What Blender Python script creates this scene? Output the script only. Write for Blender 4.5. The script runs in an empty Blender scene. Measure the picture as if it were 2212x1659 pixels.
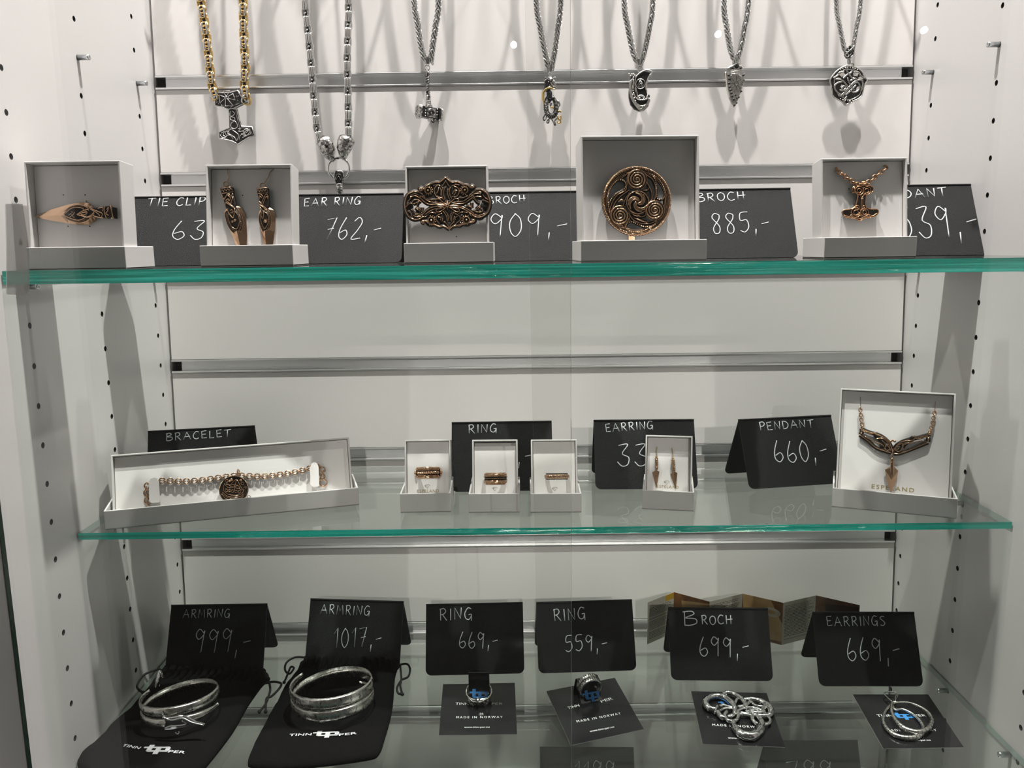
import bpy, math, random
from mathutils import Matrix, Vector
random.seed(7)
SC = bpy.context.scene
COL = SC.collection
MM = 0.001
ZOFF = 1500.0          # cabinet coordinates are millimetres; hole row 0 sits 1.5 m above the shop floor

# ------------------------------------------------------------------ camera
F_PX = 1766.11
CAM_R = Matrix(((0.9999124, -0.0038088, 0.0126755), (0.0016810, 0.9864895, 0.1638164), (-0.0131282, -0.1637807, 0.9864094)))
CAM_C = Vector((-23.24, -901.74, -233.33))
cam = bpy.data.cameras.new('camera')
cam.sensor_width = 36.0
cam.lens = F_PX / 2212.0 * 36.0
cam.clip_start = 0.01
cam.clip_end = 50
co = bpy.data.objects.new('camera', cam)
COL.objects.link(co)
r_, f_, u_ = CAM_R.col[0], CAM_R.col[1], CAM_R.col[2]
co.matrix_world = Matrix(((r_[0], u_[0], -f_[0], CAM_C[0] * MM), (r_[1], u_[1], -f_[1], CAM_C[1] * MM),
                          (r_[2], u_[2], -f_[2], (CAM_C[2] + ZOFF) * MM), (0, 0, 0, 1)))
SC.camera = co

# ------------------------------------------------------------------ world, exposure, lamps
SC.view_settings.view_transform = 'Standard'
SC.view_settings.look = 'None'
SC.view_settings.gamma = 1.0
SC.view_settings.use_curve_mapping = False
SC.view_settings.exposure = 0.0
SC.cycles.transparent_max_bounces = 48        # light passes many panes here
SC.cycles.caustics_reflective = False
wd = bpy.data.worlds.new('shop_light')
wd.use_nodes = True
wd.node_tree.nodes['Background'].inputs[0].default_value = (1.0, 0.93, 0.84, 1)
wd.node_tree.nodes['Background'].inputs[1].default_value = 0.05
SC.world = wd

def lamp(name, kind, loc, energy, color=(1, .94, .86), radius=12, target=None, size=None, spot=None):
    l = bpy.data.lights.new(name, kind)
    l.energy = energy
    l.color = color
    if kind in ('POINT', 'SPOT'):
        l.shadow_soft_size = radius * MM
    if kind == 'SPOT':
        l.spot_size = math.radians(spot or 120)
        l.spot_blend = 0.6
    if kind == 'AREA':
        l.shape = 'RECTANGLE'
        l.size, l.size_y = size[0] * MM, size[1] * MM
    o = bpy.data.objects.new(name, l)
    o.location = (loc[0] * MM, loc[1] * MM, (loc[2] + ZOFF) * MM)
    if target is not None:
        d = Vector(target) - Vector(loc)
        o.rotation_euler = d.to_track_quat('-Z', 'Y').to_euler()
    COL.objects.link(o)
    return o

# a row of ceiling spots above the front of the cabinet, and the weak general light of the shop
for x, e in ((-850, 52), (-265, 218), (355, 218), (885, 52)):
    lamp('ceiling_spot', 'SPOT', (x, -262, 1600), e, (1, .968, .94), 22, (x * .25, -130, -400), spot=66)
# track spots of the shop behind the viewer, narrow beams on the middle shelf
TRACK = [(-1850, 560, -300, 60), (-12, 522, -90, 70), (762, 556, 110, 70), (1540, 560, 310, 66)]
for x, z, tx, e in TRACK:
    lamp('shop_track_spot', 'SPOT', (x, -2985, z), e, (1, .955, .90), 12, (tx, -100, -485), spot=8.8).data.spot_blend = 1.0
    lamp('shop_track_lens', 'POINT', (x, -3000, z), .30, (1, .95, .88), 12)      # stray light of its lens, mirrored by the doors

# ------------------------------------------------------------------ pixel rays of the photograph -> points on real planes
def ray(u, v):
    return CAM_R @ Vector(((u - 1106.0) / F_PX, 1.0, -(v - 829.5) / F_PX))
def on_z(u, v, z):
    d = ray(u, v); return CAM_C + d * ((z - CAM_C[2]) / d[2])
def on_y(u, v, y):
    d = ray(u, v); return CAM_C + d * ((y - CAM_C[1]) / d[1])
def on_frame(M, u, v, h=0.0):
    n = M.to_3x3().col[2].normalized(); o = M @ Vector((0, 0, h)); d = ray(u, v)
    return CAM_C + d * ((o - CAM_C).dot(n) / d.dot(n))
def loc2(M, u, v, h=0.0):
    p = M.inverted() @ on_frame(M, u, v, h); return Vector((p[0], p[1], h))
def tracer(M, ox, oy, s, h=0.0):
    return lambda pts: [loc2(M, ox + a / s, oy + b / s, h) for a, b in pts]

# ------------------------------------------------------------------ mesh builder
def T(x=0, y=0, z=0): return Matrix.Translation((x, y, z))
def Rm(a, ax): return Matrix.Rotation(math.radians(a), 4, ax)
def face_frame(o, x, y):
    o, x, y = Vector(o), Vector(x).normalized(), Vector(y).normalized(); n = x.cross(y).normalized(); y = n.cross(x)
    return Matrix(((x[0], y[0], n[0], o[0]), (x[1], y[1], n[1], o[1]), (x[2], y[2], n[2], o[2]), (0, 0, 0, 1)))
def wall_frame(o): return face_frame(o, (1, 0, 0), (0, 0, 1))      # x right, y up, z towards the viewer

def cr(pts, n=6, closed=False):
    P = [Vector(p) for p in pts]
    if len(P) < 3 and not closed: return P
    out = []; m = len(P)
    for i in range(m if closed else m - 1):
        if closed: a, b, c, d = P[(i - 1) % m], P[i], P[(i + 1) % m], P[(i + 2) % m]
        else: a, b, c, d = P[max(i - 1, 0)], P[i], P[i + 1], P[min(i + 2, m - 1)]
        for k in range(n):
            t = k / n
            out.append(0.5 * ((2 * b) + (c - a) * t + (2 * a - 5 * b + 4 * c - d) * t * t + (3 * b - a - 3 * c + d) * t ** 3))
    if not closed: out.append(P[-1])
    return out

class MB:
    def __init__(s): s.v, s.f, s.m, s.sm = [], [], [], []
    def add(s, vs, fs, m=0, smooth=False, M=None):
        b = len(s.v)
        s.v += [(M @ Vector(p)) if M is not None else Vector(p) for p in vs]
        flip = M is not None and M.to_3x3().determinant() < 0
        for f in fs:
            s.f.append([b + i for i in (reversed(f) if flip else f)]); s.m.append(m); s.sm.append(smooth)
        return s
    def box(s, a, b, m=0, M=None):
        (x0, y0, z0), (x1, y1, z1) = a, b
        return s.add([(x0, y0, z0), (x1, y0, z0), (x1, y1, z0), (x0, y1, z0), (x0, y0, z1), (x1, y0, z1), (x1, y1, z1), (x0, y1, z1)],
              [(0, 3, 2, 1), (4, 5, 6, 7), (0, 1, 5, 4), (1, 2, 6, 5), (2, 3, 7, 6), (3, 0, 4, 7)], m, False, M)
    def cuboid6(s, a, b, mats, M=None):      # mats: -z,+z,-y,+x,+y,-x
        k = len(s.m); s.box(a, b, 0, M); s.m[k:] = list(mats); return s
    def tube(s, pts, r, n=8, closed=False, m=0, M=None, normal=None, flat=1.0, caps=True, smooth=True):
        P = [Vector(p) for p in pts]; k = len(P)
        if k < 2: return s
        R = list(r) if hasattr(r, '__len__') else [r] * k
        if len(R) != k: R = [R[min(int(i * len(R) / k), len(R) - 1)] for i in range(k)]
        N = Vector(normal) if normal else None; vs = []; prev = None
        for i in range(k):
            t = (P[(i + 1) % k] - P[i - 1]) if closed else (P[min(i + 1, k - 1)] - P[max(i - 1, 0)])
            if t.length < 1e-9: t = Vector((1, 0, 0))
            t.normalize()
            if N is not None: b2 = N - t * N.dot(t)
            elif prev is None:
                b2 = Vector((0, 0, 1)) if abs(t[2]) < .9 else Vector((1, 0, 0)); b2 = b2 - t * b2.dot(t)
            else: b2 = prev - t * prev.dot(t)
            if b2.length < 1e-6: b2 = t.orthogonal()
            b2.normalize(); prev = b2; a2 = b2.cross(t)
            for j in range(n):
                w = 2 * math.pi * (j + .5) / n
                vs.append(P[i] + a2 * (R[i] * math.cos(w)) + b2 * (R[i] * flat * math.sin(w)))
        fs = []
        for i in range(k if closed else k - 1):
            for j in range(n):
                i2, j2 = (i + 1) % k, (j + 1) % n
                fs.append((i * n + j, i * n + j2, i2 * n + j2, i2 * n + j))
        if not closed and caps: fs += [tuple(reversed(range(n))), tuple((k - 1) * n + j for j in range(n))]
        return s.add(vs, fs, m, smooth, M)
    def torus(s, R, r, M=None, m=0, n=24, k=8, sx=1, sy=1, flat=1.0):
        return s.tube([(R * sx * math.cos(2 * math.pi * i / n), R * sy * math.sin(2 * math.pi * i / n), 0) for i in range(n)], r, k, True, m, M, (0, 0, 1), flat)
    def lathe(s, prof, n=16, m=0, M=None, smooth=True):      # prof: (radius, z)
        vs, fs = [], []
        for r, z in prof:
            for j in range(n):
                w = 2 * math.pi * j / n; vs.append((r * math.cos(w), r * math.sin(w), z))
        for i in range(len(prof) - 1):
            for j in range(n):
                j2 = (j + 1) % n; fs.append((i * n + j, i * n + j2, (i + 1) * n + j2, (i + 1) * n + j))
        fs += [tuple(reversed(range(n))), tuple((len(prof) - 1) * n + j for j in range(n))]
        return s.add(vs, fs, m, smooth, M)
    def ball(s, c, r, m=0, M=None, n=10, k=6, sc=(1, 1, 1)):
        pr = [(max(1e-3, r * math.sin(math.pi * i / k)), -r * math.cos(math.pi * i / k)) for i in range(k + 1)]
        L = T(*c) @ Matrix.Diagonal((sc[0], sc[1], sc[2], 1))
        return s.lathe(pr, n, m, (M @ L) if M is not None else L)
    def prism(s, poly, z0, z1, m=0, M=None, cham=0.0, mside=None, smooth=False):   # poly in x,y counter clockwise or not
        P = [Vector((p[0], p[1], 0)) for p in poly]
        ar = sum(P[i - 1][0] * P[i][1] - P[i][0] * P[i - 1][1] for i in range(len(P)))
        if ar < 0: P.reverse()
        n = len(P); ins = []
        for i in range(n):
            e1, e2 = (P[i] - P[i - 1]), (P[(i + 1) % n] - P[i])
            if e1.length < 1e-6 or e2.length < 1e-6: ins.append(P[i]); continue
            n1, n2 = Vector((-e1[1], e1[0], 0)).normalized(), Vector((-e2[1], e2[0], 0)).normalized()
            q = n1 + n2; q = q.normalized() if q.length > .3 else n1
            ins.append(P[i] + q * cham)
        vs = [(p[0], p[1], z0) for p in P] + [(p[0], p[1], z1 - cham) for p in P]
        ms = m if mside is None else mside
        s.add(vs, [(i, (i + 1) % n, n + (i + 1) % n, n + i) for i in range(n)] + [tuple(reversed(range(n)))], ms, smooth, M)
        if cham > 0:
            s.add([(p[0], p[1], z1 - cham) for p in P] + [(p[0], p[1], z1) for p in ins],
                  [(i, (i + 1) % n, n + (i + 1) % n, n + i) for i in range(n)], ms, smooth, M)
        return s.add([(p[0], p[1], z1) for p in ins], [tuple(range(n))], m, False, M)
    def build(s, name, mats, parent=None, M=None, bevel=0.0, label=None):
        me = bpy.data.meshes.new(name)
        me.from_pydata([(p[0] * MM, p[1] * MM, p[2] * MM) for p in s.v], [], s.f)
        for mt in (mats if isinstance(mats, (list, tuple)) else [mats]): me.materials.append(mt)
        me.polygons.foreach_set('material_index', s.m)
        me.polygons.foreach_set('use_smooth', s.sm)
        me.update()
        o = bpy.data.objects.new(name, me)
        COL.objects.link(o)
        if parent is not None: o.parent = parent
        if M is not None: o.matrix_local = to_bl(M, parent is None)
        elif parent is None: o.location = (0, 0, ZOFF * MM)
        if bevel > 0:
            b = o.modifiers.new('bevel', 'BEVEL'); b.width = bevel * MM; b.segments = 2; b.limit_method = 'ANGLE'; b.angle_limit = math.radians(40)
        if label: o['label'] = label
        return o

def to_bl(M, top):
    L = M.copy(); t = L.translation
    L.translation = (t[0] * MM, t[1] * MM, (t[2] + (ZOFF if top else 0)) * MM)
    return L
def tag(o, label, cat, group=None):
    o['label'] = label; o['category'] = cat
    if group: o['group'] = group
    return o
def thing(name, label, cat, M, group=None):
    o = bpy.data.objects.new(name, None)
    o.empty_display_size = .02
    COL.objects.link(o)
    o.matrix_world = to_bl(M, True)
    return tag(o, label, cat, group)
def struct(o): o['kind'] = 'structure'; return o

# ------------------------------------------------------------------ printed lettering: font curve turned into a mesh
def text_mb(mb, body, x, y, size, M=None, m=0, align='CENTER', spacing=1.0, h=0.15, sx=1.0, bold=0.0):
    c = bpy.data.curves.new('lettering', 'FONT')
    c.body = body; c.size = 1.0; c.align_x = align; c.space_character = spacing; c.offset = bold; c.resolution_u = 2
    o = bpy.data.objects.new('lettering', c); COL.objects.link(o)
    me = bpy.data.meshes.new_from_object(o.evaluated_get(bpy.context.evaluated_depsgraph_get()))
    k = size / .72
    vs = [(x + v.co[0] * k * sx, y + v.co[1] * k, h) for v in me.vertices]
    fs = [tuple(p.vertices) for p in me.polygons]
    bpy.data.objects.remove(o); bpy.data.meshes.remove(me); bpy.data.curves.remove(c)
    mb.add(vs, fs, m, False, M)

# ------------------------------------------------------------------ materials
def mat(name, base=(.8, .8, .8), rough=.5, metal=0.0, spec=.5, noise=None, bump=None, coat=0.0, var=None):
    mt = bpy.data.materials.new(name); mt.use_nodes = True
    nt = mt.node_tree; b = nt.nodes['Principled BSDF']
    b.inputs['Base Color'].default_value = (*base, 1)
    b.inputs['Roughness'].default_value = rough
    b.inputs['Metallic'].default_value = metal
    b.inputs['Specular IOR Level'].default_value = spec
    b.inputs['Coat Weight'].default_value = coat
    tc = nt.nodes.new('ShaderNodeTexCoord')
    if var:                                    # (scale, other colour)
        n = nt.nodes.new('ShaderNodeTexNoise'); n.inputs['Scale'].default_value = var[0]; n.inputs['Detail'].default_value = 5
        mx = nt.nodes.new('ShaderNodeMix'); mx.data_type = 'RGBA'
        rp = nt.nodes.new('ShaderNodeValToRGB'); rp.color_ramp.elements[0].position = .4; rp.color_ramp.elements[1].position = .65
        nt.links.new(tc.outputs['Object'], n.inputs['Vector']); nt.links.new(n.outputs['Fac'], rp.inputs['Fac'])
        nt.links.new(rp.outputs['Color'], mx.inputs['Factor'])
        mx.inputs[6].default_value = (*base, 1); mx.inputs[7].default_value = (*var[1], 1)
        nt.links.new(mx.outputs[2], b.inputs['Base Color'])
    if noise:                                  # (scale, rough lo, rough hi)
        n = nt.nodes.new('ShaderNodeTexNoise'); n.inputs['Scale'].default_value = noise[0]
        mr = nt.nodes.new('ShaderNodeMapRange'); mr.inputs[3].default_value = noise[1]; mr.inputs[4].default_value = noise[2]
        nt.links.new(tc.outputs['Object'], n.inputs['Vector']); nt.links.new(n.outputs['Fac'], mr.inputs[0])
        nt.links.new(mr.outputs[0], b.inputs['Roughness'])
    if bump:                                   # (scale, strength, distance)
        n = nt.nodes.new('ShaderNodeTexNoise'); n.inputs['Scale'].default_value = bump[0]; n.inputs['Detail'].default_value = 3
        bp = nt.nodes.new('ShaderNodeBump'); bp.inputs['Strength'].default_value = bump[1]; bp.inputs['Distance'].default_value = bump[2]
        nt.links.new(tc.outputs['Object'], n.inputs['Vector']); nt.links.new(n.outputs['Fac'], bp.inputs['Height'])
        nt.links.new(bp.outputs['Normal'], b.inputs['Normal'])
    return mt

def glass_mat(name, tint, ior=1.5):
    mt = bpy.data.materials.new(name); mt.use_nodes = True
    nt = mt.node_tree; nt.nodes.clear()
    out = nt.nodes.new('ShaderNodeOutputMaterial'); mx = nt.nodes.new('ShaderNodeMixShader')
    tr = nt.nodes.new('ShaderNodeBsdfTransparent'); gl = nt.nodes.new('ShaderNodeBsdfGlossy'); fr = nt.nodes.new('ShaderNodeFresnel')
    ge = nt.nodes.new('ShaderNodeNewGeometry'); mr = nt.nodes.new('ShaderNodeMapRange')
    mr.inputs[3].default_value = ior; mr.inputs[4].default_value = 1 / ior     # the far face of the pane reflects like the near one
    tr.inputs[0].default_value = (*tint, 1); gl.inputs['Roughness'].default_value = 0.0
    nt.links.new(ge.outputs['Backfacing'], mr.inputs[0]); nt.links.new(mr.outputs[0], fr.inputs['IOR'])
    nt.links.new(fr.outputs[0], mx.inputs[0]); nt.links.new(tr.outputs[0], mx.inputs[1]); nt.links.new(gl.outputs[0], mx.inputs[2])
    nt.links.new(mx.outputs[0], out.inputs[0])
    return mt

def edge_mat(name, c1, c2, scale=(3, 1, 260)):
    """polished green glass edge: light from inside the pane, long bright and dark refraction streaks painted into the colour"""
    mt = bpy.data.materials.new(name); mt.use_nodes = True
    nt = mt.node_tree; nt.nodes.clear()
    out = nt.nodes.new('ShaderNodeOutputMaterial'); mx = nt.nodes.new('ShaderNodeMixShader'); m2 = nt.nodes.new('ShaderNodeMixShader')
    df = nt.nodes.new('ShaderNodeBsdfDiffuse'); tl = nt.nodes.new('ShaderNodeBsdfTranslucent'); gl = nt.nodes.new('ShaderNodeBsdfGlossy')
    tc = nt.nodes.new('ShaderNodeTexCoord'); mp = nt.nodes.new('ShaderNodeMapping'); ns = nt.nodes.new('ShaderNodeTexNoise')
    rp = nt.nodes.new('ShaderNodeValToRGB'); bp = nt.nodes.new('ShaderNodeBump')
    mp.inputs['Scale'].default_value = scale; ns.inputs['Scale'].default_value = 1.6; ns.inputs['Detail'].default_value = 4; ns.inputs['Distortion'].default_value = .6
    rp.color_ramp.elements[0].position = .38; rp.color_ramp.elements[1].position = .62
    rp.color_ramp.elements[0].color = (*c1, 1); rp.color_ramp.elements[1].color = (*c2, 1)
    nt.links.new(tc.outputs['Object'], mp.inputs[0]); nt.links.new(mp.outputs[0], ns.inputs['Vector'])
    nt.links.new(ns.outputs['Fac'], rp.inputs[0]); nt.links.new(ns.outputs['Fac'], bp.inputs['Height']); bp.inputs['Distance'].default_value = .002
    for n in (df, tl): nt.links.new(rp.outputs[0], n.inputs[0])
    nt.links.new(bp.outputs[0], gl.inputs['Normal']); gl.inputs['Roughness'].default_value = .12
    gl.inputs[0].default_value = (.75, 1, .92, 1)
    mx.inputs[0].default_value = .7; m2.inputs[0].default_value = .06
    nt.links.new(df.outputs[0], mx.inputs[1]); nt.links.new(tl.outputs[0], mx.inputs[2])
    nt.links.new(mx.outputs[0], m2.inputs[1]); nt.links.new(gl.outputs[0], m2.inputs[2]); nt.links.new(m2.outputs[0], out.inputs[0])
    return mt

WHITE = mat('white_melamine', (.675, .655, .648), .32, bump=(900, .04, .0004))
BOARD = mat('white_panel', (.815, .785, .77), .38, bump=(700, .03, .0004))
DARK = mat('dark_gap', (.03, .028, .026), .8)
ALU = mat('brushed_aluminium', (.78, .785, .79), .42, 1.0, noise=(60, .34, .50))
ALUB = mat('bright_aluminium_lip', (.92, .92, .92), .30, 1.0)
STEEL = mat('zinc_steel', (.70, .73, .75), .25, 1.0)
GLASS = glass_mat('clear_shelf_glass', (.945, .970, .952))
DOORG = glass_mat('clear_door_glass', (.985, .988, .982))
TOPG = glass_mat('clear_top_glass', (.985, .985, .985))
EDGE1 = edge_mat('green_glass_edge', (.012, .45, .34), (.09, 1.0, .84), (3, 1, 300))
EDGE2 = edge_mat('deep_green_glass_edge', (.002, .55, .43), (.008, .88, .72), (4, 1, 300))
EDGED = mat('pale_glass_edge', (.42, .50, .46), .15)
EDGEK = mat('dark_green_door_edge', (.02, .055, .035), .25)
PAPER = mat('white_paper_box', (.68, .66, .645), .55, bump=(500, .05, .0003))
PAD = mat('white_card_insert', (.86, .835, .82), .6)
SLATE = mat('black_sign_plastic', (.005, .0055, .006), .44, spec=.27, bump=(2300, 1.0, .0006))
CHALK = mat('white_chalk_pen', (.62, .66, .66), .7)
SILVER = mat('polished_silver', (.74, .735, .725), .12, 1.0)
ANTIQ = mat('antique_silver', (.70, .68, .66), .2, 1.0, var=(420, (.05, .05, .05)), bump=(420, .9, .0008))
SILVERW = mat('worn_silver', (.72, .70, .66), .24, 1.0, noise=(300, .12, .40))
OXID = mat('blackened_silver', (.035, .034, .034), .38, .6)
GOLD = mat('gold_plate', (.86, .60, .24), .18, 1.0)
BRONZE = mat('bronze', (.54, .35, .22), .13, 1.0)
BRONZEB = mat('bright_bronze', (.74, .49, .32), .16, 1.0)
BRONZED = mat('dark_bronze_patina', (.020, .015, .011), .40, .3, spec=.35)
GOLDINK = mat('gold_ink', (.42, .33, .16), .5)
GREYINK = mat('grey_gold_ink', (.33, .30, .24), .5)
CARD = mat('black_glossy_card', (.010, .010, .011), .16, bump=(260, .06, .0006))
WINK = mat('white_print', (.85, .85, .85), .6)
BLUE = mat('blue_print', (.05, .27, .68), .4)
VELVET = mat('black_velvet', (.0045, .0042, .0045), .95, spec=.12, bump=(1500, .6, .0007))
CORD = mat('black_cord', (.008, .008, .008), .8, bump=(900, .6, .0008))
THREAD = mat('silver_grey_embroidery', (.62, .62, .64), .6, bump=(2500, .5, .0004))
# ------------------------------------------------------------------ cabinet shell
HW = 401.8
ZTOP, ZBOT = 430.0, -830.0
YF, YM, YR = -264.8, -151.0, -37.0
def side_wall(name, sgn):
    mb = MB(); X = sgn * HW
    def q(y0, y1, z0, z1):
        mb.add([(X, y0, z0), (X, y1, z0), (X, y1, z1), (X, y0, z1)], [(0, 1, 2, 3)] if sgn < 0 else [(3, 2, 1, 0)])
    ang = sorted([2 * math.pi * k / 12 for k in range(12)] + [(s + math.pi * k) % (2 * math.pi) for s in (math.atan2(16, 6), -math.atan2(16, 6)) for k in (0, 1)])
    z_hi, z_lo = 32 * 3 + 16, -32 * 25 - 16
    prev = -470.0
    for yc in (YF, YM, YR):
        q(prev, yc - 6, ZBOT, ZTOP); q(yc - 6, yc + 6, z_hi, ZTOP); q(yc - 6, yc + 6, ZBOT, z_lo)
        for i in range(-3, 26):
            zc = -32.0 * i; n = len(ang); vo, vi, vb = [], [], []
            for a in ang:
                c, s = math.cos(a), math.sin(a); k = min(6 / abs(c) if abs(c) > 1e-6 else 1e9, 16 / abs(s) if abs(s) > 1e-6 else 1e9)
                vo.append((X, yc + c * k, zc + s * k)); vi.append((X, yc + c * 2.5, zc + s * 2.5)); vb.append((X + sgn * 9, yc + c * 2.5, zc + s * 2.5))
            f = [(j, (j + 1) % n, n + (j + 1) % n, n + j) for j in range(n)]
            if sgn > 0: f = [tuple(reversed(t)) for t in f]
            mb.add(vo + vi, f)
            mb.add(vi + vb, f + [tuple(range(n, 2 * n)) if sgn < 0 else tuple(reversed(range(n, 2 * n)))], 1)
        prev = yc + 6
    q(prev, 45, ZBOT, ZTOP)
    # outer skin and front edge of the 19 mm panel
    mb.box((X + sgn * 12 if sgn > 0 else X - 19, -470, ZBOT), (X + 19 if sgn > 0 else X - 12, 45, ZTOP))
    mb.box((min(X, X + sgn * 12), -471, ZBOT), (max(X, X + sgn * 12), -470, ZTOP))
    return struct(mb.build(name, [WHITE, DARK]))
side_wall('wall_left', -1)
side_wall('wall_right', 1)
MBACK = T(0, 5.96, 0) @ Matrix.Rotation(-math.atan(.057), 4, 'X')      # the slatted back leans a little forward at its foot
def rail_z(k): return -49.9 - 100.32 * k
mb = MB(); HB = 399.6
for k in range(-5, 9):
    zt = rail_z(k - 1) - 13.4; zb = max(rail_z(k) + 1.0, -840)
    mb.box((-HB, 0, zb), (HB, 16, zt), 0, MBACK)
mb.box((-HB, 10, -835), (HB, 19, 425), 1, MBACK)
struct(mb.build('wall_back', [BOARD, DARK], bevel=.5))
for n, k in enumerate(range(-5, 8)):
    z = rail_z(k); t = MB()
    t.box((-HB, -1.2, z - .9), (HB, 9, z + .9), 1, MBACK)                  # upper lip
    t.box((-HB, -1.2, z - 13.3), (HB, 9, z - 11.3), 1, MBACK)              # lower lip
    t.box((-HB + 8, 7.0, z - 11.3), (HB - 8, 8.5, z - .9), 0, MBACK)       # channel floor
    struct(t.build('trim_%d' % (n + 1), [ALU, ALUB], bevel=.3))
mb = MB(); mb.box((-HW - 19, -470, ZTOP), (HW + 19, 60, ZTOP + 6)); struct(mb.build('ceiling', TOPG))       # glass top of the cabinet
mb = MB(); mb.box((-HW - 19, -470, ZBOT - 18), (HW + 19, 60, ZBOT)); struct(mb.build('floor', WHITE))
# sliding glass doors, the right one a touch out of plumb behind the left one
mb = MB(); mb.cuboid6((-401.2, -331, ZBOT + 3), (16.4, -326, ZTOP - 3), (1, 1, 0, 1, 0, 2)); struct(mb.build('door_1', [DOORG, EDGED, EDGEK]))
mb = MB(); mb.cuboid6((-14.0, -317, ZBOT + 3), (395.0, -312, ZTOP - 3), (1, 1, 0, 1, 0, 1), Rm(-.55, 'Y')); struct(mb.build('door_2', [DOORG, EDGED]))

# ------------------------------------------------------------------ glass shelves and their pins
SH = {1: -245.0, 2: -470.0, 3: -663.0}
for n, (yf, yb, th, em, lab) in {1: (-294, -12, 10, EDGE1, 'thick clear glass shelf with bright green edge, uppermost of the three'),
                             2: (-230, -24, 6, EDGE2, 'clear glass shelf with green edge under the small ring boxes, middle of the three'),
                             3: (-300, -36, 6, EDGE2, 'clear glass shelf carrying velvet pouches and black cards, lowest of the three')}.items():
    mb = MB(); mb.cuboid6((-400.6, yf, SH[n] - th), (400.6, yb, SH[n]), (0, 0, 1, 2, 0, 2))
    tag(mb.build('glass_shelf', [GLASS, em, EDGED]), lab, 'shelf', 'glass shelves in the cabinet')
def pin(side, y, z, lab):
    mb = MB(); L = 10.5
    mb.lathe([(.2, -1.0), (2.4, -1.0), (2.4, L - 2.5), (2.5, L - 2.4), (2.5, L - .5), (2.0, L), (.8, L), (.7, L - 1)], 14, 0, Rm(90 if side < 0 else -90, 'Y'))
    o = mb.build('shelf_pin', STEEL); o.location = (side * HW * MM, y * MM, (z + ZOFF) * MM)
    tag(o, lab, 'shelf pin', 'zinc shelf pins in the side walls')
for s, sn in ((-1, 'left'), (1, 'right')):
    pin(s, YM, -64, 'bare zinc pin high in the %s wall, the one nearer the glass doors' % sn)
    pin(s, YR, -64, 'bare zinc pin high in the %s wall, the one nearer the slatted back' % sn)
    pin(s, YF, SH[1] - 12.6, 'zinc pin in the %s wall under the front of the thick top glass shelf' % sn)
    pin(s, YR, SH[1] - 12.6, 'zinc pin in the %s wall under the back of the thick top glass shelf' % sn)
    pin(s, YM, SH[2] - 8.6, 'zinc pin in the %s wall under the front of the middle glass shelf' % sn)
    pin(s, YR, SH[2] - 8.6, 'zinc pin in the %s wall under the back of the middle glass shelf' % sn)
    pin(s, YF + 10, SH[3] - 8.6, 'zinc pin in the %s wall under the front of the lowest glass shelf' % sn)
    pin(s, YM, SH[3] - 8.6, 'zinc pin in the %s wall under the back part of the lowest glass shelf' % sn)
# clear plastic pull stuck to the left door
mb = MB()
a = [on_y(u, v, -338) for u, v in ((13, 440), (45, 440), (60, 638), (15, 636))]
prof = cr([a[0], a[0].lerp(a[3], .5) + Vector((1, -1, 0)), a[3]], 6); prof2 = cr([a[1], a[1].lerp(a[2], .5) + Vector((2.5, -1, 0)), a[2]], 6)
vs, fs = [], []
for p, q_ in zip(prof, prof2): vs += [p, q_, p + Vector((0, 2, 0)), q_ + Vector((0, 2, 0)), p + Vector((-5, 7, 0)), p + Vector((-3, 7, 0))]
for i in range(len(prof) - 1):
    b = 6 * i
    fs += [(b, b + 6, b + 7, b + 1), (b + 2, b + 3, b + 9, b + 8), (b + 1, b + 7, b + 9, b + 3), (b, b + 4, b + 10, b + 6), (b + 2, b + 8, b + 11, b + 5), (b + 4, b + 5, b + 11, b + 10)]
mb.add(vs, fs)
PLAST = bpy.data.materials.new('frosted_clear_plastic'); PLAST.use_nodes = True
nt = PLAST.node_tree; nt.nodes.clear()
o_ = nt.nodes.new('ShaderNodeOutputMaterial'); m_ = nt.nodes.new('ShaderNodeMixShader'); t_ = nt.nodes.new('ShaderNodeBsdfTransparent'); p_ = nt.nodes.new('ShaderNodeBsdfPrincipled')
p_.inputs['Base Color'].default_value = (.62, .61, .58, 1); p_.inputs['Roughness'].default_value = .15; m_.inputs[0].default_value = .45
nt.links.new(t_.outputs[0], m_.inputs[1]); nt.links.new(p_.outputs[0], m_.inputs[2]); nt.links.new(m_.outputs[0], o_.inputs[0])
tag(mb.build('door_pull', PLAST), 'frosted clear plastic pull stuck on the glass door, far left by the top shelf', 'handle')

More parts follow.
